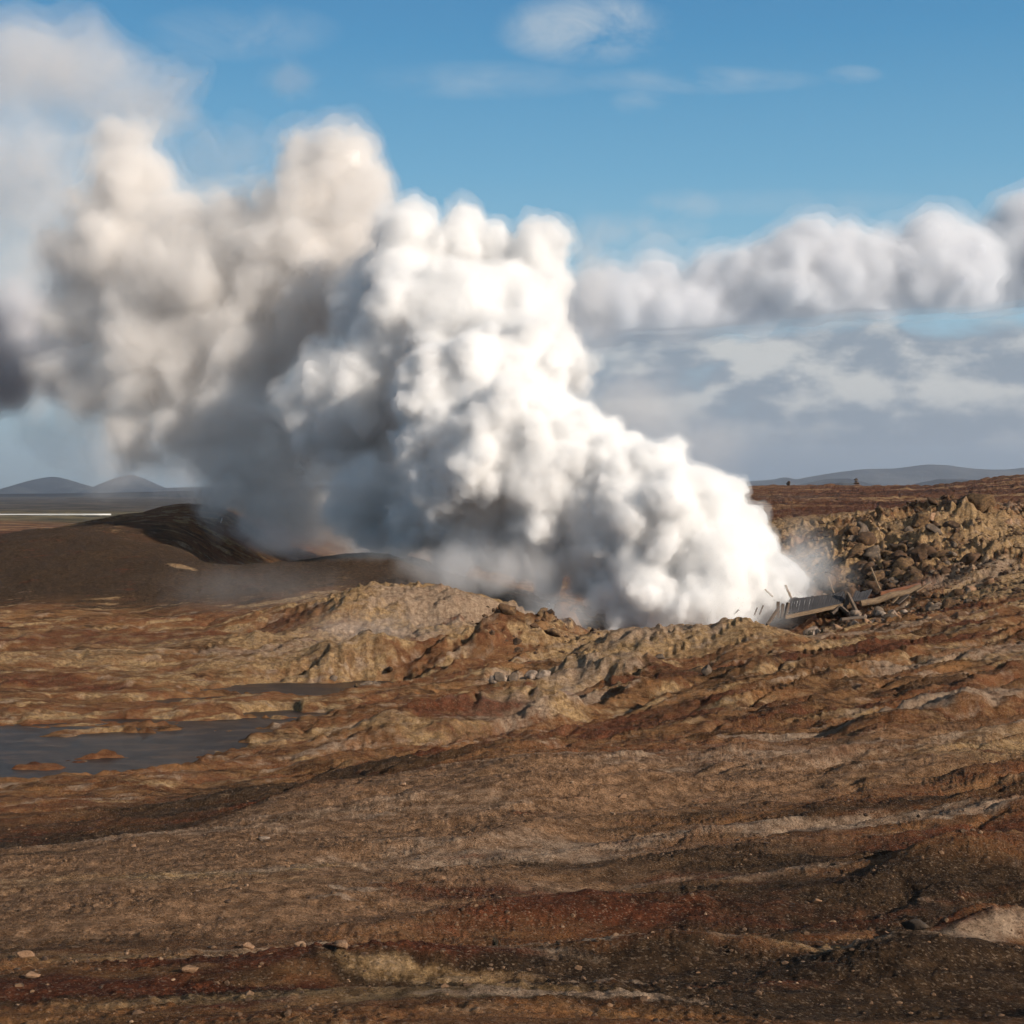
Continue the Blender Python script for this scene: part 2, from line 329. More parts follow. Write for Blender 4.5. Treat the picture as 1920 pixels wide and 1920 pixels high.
def terrain(x, y, detail=True):
    x = np.asarray(x, dtype=np.float64); y = np.asarray(y, dtype=np.float64)
    r = np.sqrt(x * x + y * y)
    # wander of all outlines
    wx = x + 1.6 * noise2(x / 7.3, y / 7.3, 41) * smooth01(r / 90) + .5 * noise2(x / 2.1, y / 2.1, 42) * smooth01(r / 60)
    wy = y + 1.6 * noise2(x / 7.9, y / 6.1, 43) * smooth01(r / 90) + .5 * noise2(x / 2.3, y / 2.0, 44) * smooth01(r / 60)
    z = base_h(x, y)
    rug = np.zeros_like(z)
    for px, d, hw, hd, h, t, rg in KNOLLS:
        if h == 0: continue
        cx = px2x(px, d); R_ = max(hw, hd) * 2.8 + 3
        k = np.nonzero((np.abs(x - cx) < R_) & (np.abs(y - d) < R_))[0]
        if len(k) == 0: continue
        q = blob(wx[k], wy[k], px, d, hw * 1.1, hd * 1.1, t)
        w = np.exp(-q * 1.1) if rg < .45 else np.maximum(0, (1 / (1 + q ** 1.5) - .07) / .93)
        z[k] += h * w; rug[k] = np.maximum(rug[k], rg * np.clip(w * 1.3, 0, 1) * min(.66, .40 * h))
    # rubble hill beyond the boardwalk
    u = 960 + FPX * x / np.maximum(y, 1)
    rub = smooth01((u - 1400) / 110) * smooth01((y - 121) / 8) * (1 - smooth01((y - 156) / 12)) * (y > 0)
    rug = np.maximum(rug, rub * .85); z = z + rub * (1.1 * (1 - np.abs(noise2(x / 6.5, y / 4.5, 26))) - .75)
    water = np.zeros_like(z)
    near = (r > 50) & (r < 110)
    k = np.nonzero(near)[0]
    if len(k):
        m = np.full(len(k), 9.)
        sx = x[k] + 2.0 * noise2(x[k] / 4.1, y[k] / 2.2, 51) + .8 * noise2(x[k] / 1.1, y[k] / .8, 52); sy = y[k] + 1.2 * noise2(x[k] / 3.6, y[k] / 2.0, 53) + .5 * noise2(x[k] / 1.2, y[k] / .7, 54)
        for p in POOLS: m = np.minimum(m, np.sqrt(blob(sx, sy, *p)))
        m = m + .16 * noise2(x[k] / 1.3, y[k] / .55, 56) + .12 * noise2(x[k] / .5, y[k] / .25, 57)
        w = 1 - smooth01((m - .8) / .5)
        for p in ISLES: w = w * smooth01((np.sqrt(blob(sx, sy, *p)) - .6) / .7)
        bank = 1 - smooth01((m - .9) / .9)
        z[k] = z[k] * (1 - bank * .7) + .08 * bank * .7
        z[k] = z[k] * (1 - w) + (-.10 + .07 * noise2(x[k] / 1.6, y[k] / .7, 55)) * w; rug[k] *= 1 - w; water[k] = w
    amp = smooth01((r - 3) / 12)
    # drainage-worn relief, drawn out from lower left to upper right
    c, s = math.cos(R(22)), math.sin(R(22)); a = x * c + y * s; b = -x * s + y * c
    land = 1 - water
    reg = smooth01((u - 300) / 500) * (1 - smooth01((y - 105) / 20)) * .6 + .4
    far = 1 - smooth01((r - 260) / 200)
    reg = reg * (.30 + .70 * smooth01((np.sqrt(blob(x, y, 330, 84, 17, 13, 0)) - .7) / .5))
    dark = crater_w(x, y)
    n = noise2(a / 9 + .6 * noise2(x / 6, y / 6, 3), b / 2.7, 5)
    rid = 1 - np.abs(noise2(a / 6.5 + .5 * noise2(x / 4, y / 4, 8), b / 1.9, 9))
    z += amp * far * land * (1 - .75 * dark) * reg * (.26 * n + .36 * (rid - .7) * smooth01(r / 45))
    z += amp * far * land * (1 - .8 * dark) * (.055 * noise2(a / 2.2, b / .9, 12) + .05 * (1 - np.abs(noise2(a / 1.7, b / .6, 13))) * smooth01(r / 30))
    fa = np.clip(.08 + .0068 * r, 0, .62) * amp * far * land * (1 - .85 * dark) * (.35 + .65 * reg) * smooth01((r - 12) / 10)
    calm = smooth01(1.35 - np.sqrt(blob(x, y, 500, 29, 15, 17, 12))); calm = np.maximum(calm, .45 * (1 - smooth01((r - 42) / 14)))
    fa = fa * (1 - .85 * calm)
    wa, wb = a + 1.5 * noise2(x / 5, y / 5, 14), b + .7 * noise2(x / 4, y / 3, 15)
    fold = 1 - np.abs(noise2(wa / 13, wb / 3.4, 16)); fold2 = 1 - np.abs(noise2(wa / 5.5, wb / 1.5, 17))
    z += fa * (1.15 * (fold ** 2 - .55) + .45 * (fold2 ** 2 - .55))
    z -= fa * .55 * smooth01((1 - np.abs(noise2(wa / 7 + 9, wb / 1.8, 18)) - .86) / .14)
    z += fa * .22 * (fbm2(x / 1.3, y / .8, 3, 19)) + fa * .24 * (1 - np.abs(noise2(x / .8, y / .5, 20)) - .6)
    # gullies and cracks on the rugged outcrops
    k = np.nonzero((rug > .01))[0]
    if len(k):
        xx, yy = x[k], y[k]; rm = .22 + 1.15 * smooth01(noise2(xx / 4.2, yy / 3.6, 24) * 1.1 + .5)
        v = (1 - np.abs(noise2(xx / 2.4, yy / 2.0, 21))) ** 1.5 * .9 + (1 - np.abs(noise2(xx / 1.05 + 3, yy / .95, 22))) ** 2 * .5 + (noise2(xx / .45, yy / .45, 23)) * .22
        z[k] += rug[k] * rm * (v - .65) * 1.1
    z += far * land * amp * (.03 * noise2(x / .5, y / .4, 25) * smooth01(r / 40))
    if detail:
        g = noise2(x / .17, y / .17, 31); g2 = noise2(x / .075, y / .075, 32); cl = smooth01(noise2(x / 2.5, y / 1.1, 33) * 1.4 + .6)
        z += amp * land * (1 - smooth01((r - 45) / 60)) * (cl * (.038 * np.maximum(g, -.1) + .022 * g2) + .028 * noise2(x / .32, y / .25, 34))
        z += land * smooth01((r - 40) / 30) * (1 - smooth01((r - 200) / 60)) * (.02 * noise2(x / .3, y / .3, 35) + .03 * np.maximum(0, noise2(x / .55, y / .55, 36) - .35))
    z += dark * amp * (.35 * (noise2(x / 7, y / 5, 27)) + .12 * (1 - np.abs(noise2(x / 2.2, y / 3.4, 28))) + .05 * noise2(x / .7, y / .7, 29))
    fr = smooth01((r - 230) / 150)
    z += fr * (1 - smooth01((r - 3000) / 3000)) * (1.1 * noise2(x / 60, y / 60, 61) * .5 + .25 * noise2(x / 14, y / 14, 62) + .22 * (1 - np.abs(noise2(x / 6, y / 9, 63))) * smooth01((u - 900) / 300) + .9 * np.maximum(0, noise2(x / 3.3, y / 5, 65) - .2) * smooth01((u - 1300) / 300) * (1 - smooth01((r - 600) / 200)))
    z += smooth01((r - 800) / 800) * (4. * (1 - np.abs(noise2(x / 240, y / 500, 64))) * .6 - 1.2) * (1 - smooth01((r - 6500) / 2500))
    return z
def crater_w(x, y):
    u = 960 + FPX * x / np.maximum(y, 1)
    return smooth01((y - 112 - 5 * noise2(x / 9, y / 9, 71)) / 8) * (1 - smooth01((y - 230) / 40)) * (1 - smooth01((u - 900) / 200))
def zat(x, y):
    return float(terrain(np.array([x], float), np.array([y], float))[0])

# ground colours, as zones: [dark gravel, iron red, yellow ochre, pale mineral]
ZONES = [ (4,200,25,9,5,14,1.),(4,500,30,8,6,14,1.),(4,750,36,6,6,14,1.),(4,1000,38,9,6,14,1.),(4,950,27,8,3,14,.8),(4,1350,40,8,5,12,.7),(4,1700,44,7,6,12,.5),
  # kind, column, distance, half width m, half depth m, turn, strength
 (0,300,135,40,16,0,1.),(0,-200,150,30,16,0,.9),(0,700,140,14,14,0,1.),
 (0,300,49,10,5,10,.55),(1,250,47,8,2,10,.35),(0,520,52,9,4,12,.7),(0,60,44,8,4,0,.7),(2,355,134,2.2,.9,0,.8),(2,545,119,4,1.0,5,1.1),(2,570,116,3,.8,5,.8),(3,850,110,6,3,5,.8),(3,700,104,5,2,10,.7),(3,1240,96,5,2.5,0,.7),(3,620,98,5,1.5,0,.6),(2,800,112,10,8,10,1.),(2,680,101,6,3,0,.8),(2,600,96,6,4,0,.6),(2,400,103,12,3,0,.5),(2,100,97,9,4,0,.45),(2,200,92,9,2,0,.4),(3,150,98,3,1,0,.5),(3,500,99,5,1,0,.5),
 (2,1240,97,8,6,0,.9),(2,1130,86,6,3.4,20,1.),(3,1250,100,6,3,0,.6),(3,1100,84,5,2,0,.5),(3,900,78,6,2,10,.8),(3,980,88,4,3,0,.5),
 (1,820,71,5,1.6,15,.6),(1,720,76,4,1.2,10,.9),(3,950,71,2.6,1.8,0,.9),(2,1000,72,3,2,0,.8),(1,900,68,2.2,1.4,0,.5),(2,850,68,5,1.2,0,.6),
 (1,60,88,5,1.2,0,.6),(1,190,88,3,.8,0,.6),(1,75,65.2,2.4,.9,0,1.),(1,150,104,12,2.5,0,.5),(1,300,107,12,2,0,.5),(1,590,90,3.5,1.2,0,.8),
 (2,470,82,3.4,1.5,8,.8),(2,60,78,3,1,0,.6),(2,450,70,7,1.4,18,.4),(3,620,66,4,1,14,.35),
 (1,-20,300,50,45,0,1.),(1,200,330,25,40,0,.8),
 (1,1000,60,9,2.2,16,.7),(1,1250,66,9,1.5,16,.5),(1,1350,82,7,3,12,.5),(1,1700,84,6,2.6,10,.8),(1,1780,108,5,2.4,0,1.),(1,1850,92,5,1.6,5,.6),
 (2,1450,106,9,2.6,12,.6),(2,1600,90,10,2.6,8,.45),(3,1640,97,8,1.5,8,.5),(3,1800,76,6,3,8,.5),(2,1880,72,4,3,5,.5),
 (0,1450,80,7,3,10,.5),(0,1650,62,9,1.8,14,.55),(1,1600,57,7,1.4,14,.6),
 (3,1780,53,4,1.6,20,1.),(3,1450,50.5,7,.7,14,.9),(3,1600,44,8,1.6,10,.4),(2,1850,42,4,3,10,.5),(3,1200,44,7,1.4,12,.35),
 (3,300,33,9,1.2,14,.45),(2,150,26,4,1.4,10,.4),(2,380,26.5,2.6,.6,22,.8),(3,700,28,4,.5,20,.5),(3,960,29,3.5,.7,16,.6),
 (3,1300,31,7,.7,14,.6),(3,1650,31.5,5,.5,6,.75),(0,1450,28,6,1.6,10,.6),(0,1700,33,5,2,10,.5),(1,1850,29.5,3.5,1.0,20,.6),
 (3,670,24.2,.75,.13,22,2.0),(3,590,23.4,.55,.09,22,1.4),(3,730,25.2,.5,.08,20,1.3),
 (1,1150,23,5.2,1.1,6,.42),(1,1000,23.3,2.4,.5,8,.3),(1,900,25,2.5,.8,10,.6),(3,1450,21.9,1.6,.25,8,.7),(3,1180,26,4,.5,12,.45),(3,1400,26.5,3,.3,14,.5),
 (0,1000,20,5,1.0,5,.8),(0,1600,24,5,2.4,10,.9),(0,1500,18,6,1.4,5,.9),(0,1200,16,6,1.2,0,.9),(0,950,17.2,3,.5,0,.9),(0,1800,16,4,1.5,0,.9),
 (3,1780,19.6,2.4,.5,20,.7),(3,1150,19.3,1.8,.25,5,.8),(2,1650,19.8,2.2,.4,8,.6),(3,980,16.3,1.6,.15,0,.8),(3,1060,15.3,1.5,.15,0,.8),
 (1,620,18.1,2.4,.6,8,1.),(1,440,17.8,1.3,.4,8,.6),(1,200,16.5,2.6,.33,4,.9),(1,50,16.8,1.2,.3,0,.9),(2,780,17.4,1.6,.22,8,.6),(3,350,18.6,2.4,.4,12,.6),(3,900,18.6,1.5,.3,0,.5),
 (3,640,20.5,3,.3,14,.55),(2,300,19.8,3,.5,10,.5),(0,100,20.5,4,.9,8,.5),(2,600,15.5,3.5,.5,0,.5),(3,50,18.2,1.8,.25,5,.5),
 (3,1650,250,22,30,0,.8),(2,1560,260,15,30,0,.6),(1,1500,200,25,30,0,.8),(1,1800,270,35,70,0,.9),(0,1430,230,18,50,0,.7),(2,1500,165,14,10,0,.9),(3,1850,165,16,10,0,.6),
 (2,1730,140,16,12,0,1.),(3,1800,125,6,4,0,.5),(2,1880,120,6,8,0,.8),(0,1570,134,10,7,0,1.1),(1,1620,128,6,4,0,.45),
]
def zones(x, y):
    r = np.sqrt(x * x + y * y); sc = np.clip(r / 60, .25, 3)
    lx = x + sc * (1.3 * noise2(x / 5.5 / sc, y / 3.5 / sc, 81) + .6 * noise2(x / 1.6 / sc, y / 1.1 / sc, 82)+ .3 * noise2(x / .6 / sc, y / .5 / sc, 85))
    ly = y + sc * (.9 * noise2(x / 5.1 / sc, y / 3.3 / sc, 83) + .4 * noise2(x / 1.7 / sc, y / 1.0 / sc, 84)+ .2 * noise2(x / .7 / sc, y / .4 / sc, 86))
    W = np.zeros((5, len(x)), dtype=np.float32)
    for kd, px, d, hw, hd, t, st in ZONES:
        cx = px2x(px, d); RR = max(hw, hd) * 2.2 + 2
        k = np.nonzero((np.abs(x - cx) < RR) & (np.abs(y - d) < RR))[0]
        if len(k) == 0: continue
        q = blob(lx[k], ly[k], px, d, hw, hd, t)
        w = st * (1 - smooth01((np.sqrt(q) - .45) / 1.0)); W[kd][k] = np.maximum(W[kd][k], w)
    c, s = math.cos(R(20)), math.sin(R(20)); a = x * c + y * s; b = -x * s + y * c
    st1 = fbm2(a / 7, b / 1.3, 4, 91); st2 = fbm2(a / 5, b / .9, 4, 95); st3 = fbm2(a / 9, b / 2, 4, 99)
    m1 = fbm2(a / 3.2, b / .55, 4, 191); m2 = fbm2(a / 3.6, b / .6, 4, 195); m3 = fbm2(a / 4, b / .7, 4, 199); md = smooth01((r - 30) / 30) * (1 - W[0])
    W[3] = np.clip(W[3] + 2.0 * np.maximum(0, m1 - .1) * (.3 + .7 * md), 0, 1.3); W[2] = np.clip(W[2] + (1.5 + 2.2 * smooth01((y - 68) / 12)) * np.maximum(0, m3 - .05) * md, 0, 1.3); W[1] = np.clip(W[1] + 1.2 * np.maximum(0, m2 - .12), 0, 1.3)
    W[0] = np.clip(W[0] + 1.3 * np.maximum(0, fbm2(a / 6, b / 1.1, 4, 205) - .1), 0, 1.2)
    W[3] = np.clip(W[3] + .8 * np.maximum(0, st1 - .08) * (1 - W[0]), 0, 1)
    W[1] = np.clip(W[1] + .9 * np.maximum(0, st2 - .1), 0, 1)
    W[2] = np.clip(W[2] + .8 * np.maximum(0, st3 - .08) * (1 - W[0]), 0, 1)
    return W

def build_ground():
    # rings about the camera's foot, fine where the photograph looks, coarse elsewhere
    th = np.concatenate([np.linspace(-math.pi, -R(34), 120, endpoint=False), np.linspace(-R(34), -R(20.2), 260, endpoint=False),
                         np.linspace(-R(20.2), R(20.2), 1150, endpoint=False), np.linspace(R(20.2), R(40), 380, endpoint=False), np.linspace(R(40), math.pi, 120, endpoint=False)])
    rr = [2.0]
    while rr[-1] < 9400:
        r = rr[-1]; st = .03 if r < 12 else (.0036 if r < 60 else .0033 if r < 175 else .008 if r < 450 else .02)
        rr.append(r * (1 + st))
    rr = np.array(rr); nr, nt = len(rr), len(th)
    T, Q = np.meshgrid(th, rr); X = (np.sin(T) * Q).ravel(); Y = (np.cos(T) * Q).ravel()
    Z = np.empty_like(X); W = np.empty((5, len(X)), dtype=np.float32); ch = 200000
    for i in range(0, len(X), ch):
        Z[i:i + ch] = terrain(X[i:i + ch], Y[i:i + ch]); W[:, i:i + ch] = zones(X[i:i + ch], Y[i:i + ch])
    i = np.arange(nr - 1)[:, None] * nt; j = np.arange(nt)[None]; j2 = (j + 1) % nt
    F = np.stack([i + j, i + j2, i + nt + j2, i + nt + j], -1).reshape(-1, 4)[:, ::-1]
    V = np.stack([X, Y, Z], 1)
    V = np.concatenate([V, [[0, 0, float(Z[:nt].mean())]]]); W = np.concatenate([W, W[:, :1]], 1)
    me = npmesh('ground', V, F)
    for nm, ids in (('zone_a', (0, 1, 2)), ('zone_b', (3, 4, 3))):
        at = me.color_attributes.new(nm, 'FLOAT_COLOR', 'POINT')
        c = np.ones((len(V), 4), dtype=np.float32)
        for q, k in enumerate(ids): c[:, q] = W[k]
        at.data.foreach_set('color', c.ravel())
    return me

class NT:
    """short-hand for node graphs"""
    def __init__(s, m): s.n = m.node_tree.nodes; s.l = m.node_tree.links
    def put(s, sock, v):
        if v is None: return
        if hasattr(v, 'is_output'): s.l.new(v, sock)
        elif isinstance(v, (tuple, list)) and len(v) == 3 and sock.type == 'RGBA': sock.default_value = (*v, 1)
        else: sock.default_value = v
    def noise(s, vec, scale, detail=5, rough=.55, dist=0, out='Fac'):
        t = s.n.new('ShaderNodeTexNoise'); t.inputs['Scale'].default_value = scale; t.inputs['Detail'].default_value = detail
        t.inputs['Roughness'].default_value = rough; t.inputs['Distortion'].default_value = dist; s.l.new(vec, t.inputs['Vector']); return t.outputs[out]
    def voro(s, vec, scale, feat='F1', out='Distance'):
        t = s.n.new('ShaderNodeTexVoronoi'); t.feature = feat; t.inputs['Scale'].default_value = scale; s.l.new(vec, t.inputs['Vector']); return t.outputs[out]
    def math(s, op, a, b=None, clamp=False):
        t = s.n.new('ShaderNodeMath'); t.operation = op; t.use_clamp = clamp; s.put(t.inputs[0], a); s.put(t.inputs[1], b); return t.outputs[0]
    def ramp(s, v, lo, hi, a=0., b=1.):
        t = s.n.new('ShaderNodeMapRange'); t.interpolation_type = 'SMOOTHSTEP'; s.put(t.inputs[0], v)
        for k, q in zip((1, 2, 3, 4), (lo, hi, a, b)): t.inputs[k].default_value = q
        return t.outputs[0]
    def mix(s, f, a, b, mode='MIX'):
        t = s.n.new('ShaderNodeMix'); t.data_type = 'RGBA'; t.blend_type = mode; s.put(t.inputs[0], f); s.put(t.inputs[6], a); s.put(t.inputs[7], b); return t.outputs[2]
    def map(s, vec, scale=(1, 1, 1), rot=(0, 0, 0)):
        t = s.n.new('ShaderNodeMapping'); s.l.new(vec, t.inputs[0]); t.inputs['Scale'].default_value = scale; t.inputs['Rotation'].default_value = rot; return t.outputs[0]
    def geo(s): return s.n.new('ShaderNodeNewGeometry')
    def pos(s): return s.geo().outputs['Position']
    def obj(s): return s.n.new('ShaderNodeTexCoord').outputs['Object']
    def attr(s, name):
        t = s.n.new('ShaderNodeVertexColor'); t.layer_name = name; return t.outputs[0]
    def sep(s, c):
        t = s.n.new('ShaderNodeSeparateColor'); s.l.new(c, t.inputs[0]); return t.outputs
    def bump(s, h, strength, dist, base=None):
        t = s.n.new('ShaderNodeBump'); t.inputs['Strength'].default_value = strength; t.inputs['Distance'].default_value = dist
        s.l.new(h, t.inputs['Height'])
        if base is not None: s.l.new(base, t.inputs['Normal'])
        return t.outputs[0]

def ground_mat():
    m, n, l, b = mat('geothermal_ground'); g = NT(m); p = g.pos()
    za = g.sep(g.attr('zone_a')); zb = g.sep(g.attr('zone_b')); pale = zb[0]
    strk = g.map(p, (.28, 1, .6), (0, 0, R(-20)))
    n1 = g.noise(strk, 1.1, 9, .66, .6); n2 = g.noise(p, 3.2, 8, .72); n3 = g.noise(p, 13, 6, .75); n4 = g.noise(strk, .35, 8, .62, 1.)
    n5 = g.noise(strk, 4.5, 6, .7, .4)
    mixn = g.math('ADD', g.math('MULTIPLY', n1, .5), g.math('ADD', g.math('MULTIPLY', n2, .3), g.math('MULTIPLY', n5, .2)))
    base = g.mix(g.ramp(n1, .35, .68), (.045, .019, .008), (.39, .185, .070))
    base = g.mix(g.ramp(n4, .38, .66), base, (.22, .082, .034))
    base = g.mix(g.ramp(n5, .42, .72, 0, .6), base, (.40, .235, .11))
    base = g.mix(g.ramp(n2, .50, .72, 0, .55), base, (.045, .020, .010))
    def w(z, k=.9, f=mixn, lo=.18, hi=.80): return g.ramp(g.math('ADD', z, g.math('MULTIPLY', g.math('SUBTRACT', f, .5), k)), lo, hi)
    grav = g.mix(g.ramp(n2, .35, .7), (.150, .078, .038), (.47, .272, .150))
    col = g.mix(w(zb[1], .8), base, grav)
    dark = g.mix(g.ramp(n2, .35, .7), (.030, .017, .009), (.105, .060, .030))
    col = g.mix(w(za[0], 1.2), col, dark)
    ochre = g.mix(g.ramp(n2, .36, .66), (.25, .145, .060), (.62, .40, .195))
    ochre = g.mix(g.ramp(n5, .45, .70, 0, .7), ochre, (.30, .225, .165)); ochre = g.mix(g.ramp(g.noise(p, 1.1, 8, .75, 1.2), .52, .66, 0, .7), ochre, (.10, .060, .034))
    ochre = g.mix(g.ramp(n1, .50, .72, 0, .6), ochre, (.20, .095, .040))
    col = g.mix(w(za[2], 1.5), col, ochre)
    pl = g.mix(g.ramp(n2, .35, .7), (.28, .18, .115), (.58, .42, .29))
    col = g.mix(g.math('MULTIPLY', w(pale, 2.0), .88), col, pl)
    red = g.mix(g.ramp(n2, .35, .7), (.060, .018, .009), (.20, .060, .026))
    col = g.mix(g.math('MULTIPLY', w(za[1], 1.8), .9), col, red)
    v = g.voro(p, 34.0, 'F1', 'Color'); grain = g.sep(v)
    col = g.mix(g.ramp(grain[0], .80, 1.0, 0, .6), col, g.mix(.5, col, (.50, .37, .26)))
    col = g.mix(g.ramp(grain[1], .72, 1.0, 0, .7), col, g.mix(.6, col, (.02, .013, .009)))
    col = g.mix(g.ramp(n3, .30, .5, .6, 0), col, g.mix(.65, col, (.025, .015, .010)))
    geo = g.n.new('ShaderNodeSeparateXYZ'); g.l.new(p, geo.inputs[0])
    fn = g.noise(g.map(p, (.35, 1, .6)), .09, 9, .7, .8); rf = g.ramp(geo.outputs[1], 165, 230)
    fc = g.mix(g.ramp(fn, .40, .52), (.060, .030, .018), (.17, .070, .032)); fc = g.mix(g.ramp(fn, .52, .62), fc, (.42, .26, .125))
    col = g.mix(g.math('MULTIPLY', rf, .75), col, fc)
    farf = g.ramp(geo.outputs[1], 380, 470)
    leftf = g.ramp(geo.outputs[0], -20, 20, 1, 0)
    heath = g.mix(g.ramp(g.noise(p, .05, 6, .65), .4, .62), (.060, .046, .026), (.19, .145, .075))
    lava = g.mix(g.ramp(g.noise(p, .02, 7, .7), .4, .65), (.040, .033, .028), (.125, .098, .075))
    heath = g.mix(g.ramp(geo.outputs[1], 760, 900), heath, lava)
    f2 = g.math('MULTIPLY', farf, leftf)
    col = g.mix(f2, col, heath)
    g.put(b.inputs['Base Color'], col); b.inputs['Roughness'].default_value = .95; b.inputs['Specular IOR Level'].default_value = .12
    h1 = g.math('ADD', g.noise(p, 9, 6, .75), g.math('MULTIPLY', g.voro(p, 26.), -.7))
    nb = g.bump(h1, 1., .10); nb = g.bump(g.noise(p, 1.6, 9, .76), .9, .26, nb)
    g.put(b.inputs['Normal'], nb)
    return m
M_GROUND = ground_mat()
ground = link('ground', build_ground(), M_GROUND); tag(ground, kind='structure')

def water_mat():
    m, n, l, b = mat('muddy_water'); g = NT(m); p = g.pos()
    c = g.mix(g.ramp(g.noise(g.map(p, (.35, 1, 1)), .9, 6, .65, .8), .42, .66), (.022, .017, .016), (.075, .045, .028))
    g.put(b.inputs['Base Color'], c); b.inputs['Roughness'].default_value = .38; b.inputs['Specular IOR Level'].default_value = .2; b.inputs['IOR'].default_value = 1.33
    g.put(b.inputs['Normal'], g.bump(g.noise(g.map(p, (.6, 1.4, 1)), 5, 4, .6), .28, .03)); return m
wv = []; wf = []
a = np.linspace(0, 2 * math.pi, 64, endpoint=False)
V = [(-14 + 24 * math.cos(t) * 1.0, 78 + 22 * math.sin(t), 0.0) for t in a]
bmw = bpy.data.meshes.new('water'); bmw.from_pydata(V, [], [list(range(64))])
tag(link('water', bmw, water_mat()), kind='structure')
# ------------------------------------------------------------------ far hills
def hill_mat(name, c1, c2):
    m, n, l, b = mat(name); g = NT(m); p = g.pos()
    g.put(b.inputs['Base Color'], g.mix(g.ramp(g.noise(p, .004, 7, .65), .38, .66), c1, c2)); b.inputs['Roughness'].default_value = 1
    b.inputs['Specular IOR Level'].default_value = 0
    g.put(b.inputs['Normal'], g.bump(g.noise(p, .012, 6, .7), .8, 25)); return m
M_HILL = hill_mat('far_hill', (.030, .030, .034), (.075, .072, .070))
def hills(pts, d, depth, seed, nx=300, nd=40, rough=.05):
    px = np.linspace(pts[0][0], pts[-1][0], nx); py = np.interp(px, [p[0] for p in pts], [p[1] for p in pts])
    py = np.convolve(np.pad(py, 2, mode='edge'), np.ones(5) / 5, 'valid')
    hgt = HCAM - (py - HPY) / FPX * d
    t = np.linspace(-1, 1, nd); V = []
    X, T = np.meshgrid((px - 960) / FPX * d, t)
    Hh = np.tile(hgt, (nd, 1)); prof = 1 - np.abs(T) ** 1.3
    s = d * .012
    nz = fbm2(X.ravel() / s / 2, (T.ravel() * depth) / s / 2, 5, seed).reshape(X.shape)
    Z = -10 + (Hh + 10) * prof * (1 + nz * rough * 4 * (1 - prof)) + nz * rough * (Hh + 10) * .25 * (1 - prof ** 8)
    V = np.stack([X, d + T * depth + np.abs(X) * 0, Z], -1).reshape(-1, 3)
    i = np.arange(nd - 1)[:, None] * nx; j = np.arange(nx - 1)[None]
    F = np.stack([i + j, i + j + 1, i + nx + j + 1, i + nx + j], -1).reshape(-1, 4)
    o = link('hills', npmesh('hills', V, F), M_HILL); tag(o, kind='structure'); return o
hills([(-300,925),(-150,914),(-60,922),(20,924),(40,918),(66,905),(84,895),(104,893),(126,900),(150,911),(185,914),(200,915),(214,909),(232,895),(241,887),(252,891),(264,898),(280,908),(300,915),(360,913),(500,912),(700,908),(900,915)], 7000, 900, 3)
hills([(-700,930),(-300,926),(0,926),(200,924),(350,920),(500,919),(800,922),(1000,928)], 3600, 500, 4)
hills([(1000,915),(1200,906),(1370,904),(1420,901),(1450,899),(1474,893),(1490,900),(1510,895),(1545,889),(1580,884),(1620,879),(1680,878),(1715,873),(1740,870),(1780,872),(1810,877),(1850,880),(1890,880),(1920,876),(2100,866),(2400,880)], 8600, 700, 5)
hills([(1470,915),(1510,906),(1550,898),(1590,897),(1620,904),(1660,914)], 5600, 500, 6)
hills([(1530,912),(1555,908),(1575,904),(1595,905),(1615,911),(1640,911),(1660,914)], 3200, 200, 7)
hills([(1690,915),(1720,906),(1760,898),(1810,899),(1850,906),(1900,915)], 5000, 400, 8)

# ------------------------------------------------------------------ pipeline on the plain
M_PIPE, n_, l_, b_ = mat('white_pipe'); b_.inputs['Base Color'].default_value = (.5, .5, .48, 1); b_.inputs['Roughness'].default_value = .35
M_CONC, n_, l_, b_ = mat('pipe_support'); b_.inputs['Base Color'].default_value = (.22, .20, .18, 1)
def tube(path, rad, seg=12, close=True):
    path = np.asarray(path, float); rad = np.broadcast_to(rad, (len(path),)); V = []; F = []
    for i, p in enumerate(path):
        t = path[min(i + 1, len(path) - 1)] - path[max(i - 1, 0)]; t /= np.linalg.norm(t)
        up = np.array((0, 0, 1.)) if abs(t[2]) < .9 else np.array((1., 0, 0)); s = np.cross(t, up); s /= np.linalg.norm(s); u = np.cross(s, t)
        for k in range(seg):
            a_ = 2 * math.pi * k / seg; V.append(p + rad[i] * (math.cos(a_) * s + math.sin(a_) * u))
    for i in range(len(path) - 1):
        for k in range(seg):
            k2 = (k + 1) % seg; F.append((i * seg + k, i * seg + k2, (i + 1) * seg + k2, (i + 1) * seg + k))
    if close: F.append(tuple(range(seg))[::-1]); F.append(tuple((len(path) - 1) * seg + k for k in range(seg)))
    return V, F
def pymesh(name, V, F, smooth=False):
    me = bpy.data.meshes.new(name); me.from_pydata([tuple(map(float, v)) for v in V], [], F); me.validate()
    if smooth: me.polygons.foreach_set('use_smooth', [True] * len(me.polygons))
    return me
PD = 620.0
pipe = empty('pipeline', (px2x(100, PD), PD, zat(px2x(100, PD), PD))); tag(pipe, 'long white pipeline crossing the dark plain at the far left', 'pipeline')
pz = HCAM - (965.5 - HPY) / FPX * PD; o0 = np.array(pipe.location)
pa = np.array((px2x(-420, PD), PD, pz)) - o0; pb = np.array((px2x(208, PD - 6), PD - 6, pz + .25)) - o0
V, F = tube([pa * (1 - t) + pb * t for t in np.linspace(0, 1, 12)], .36, 16); link('pipe', pymesh('pipe', V, F, True), M_PIPE, pipe)
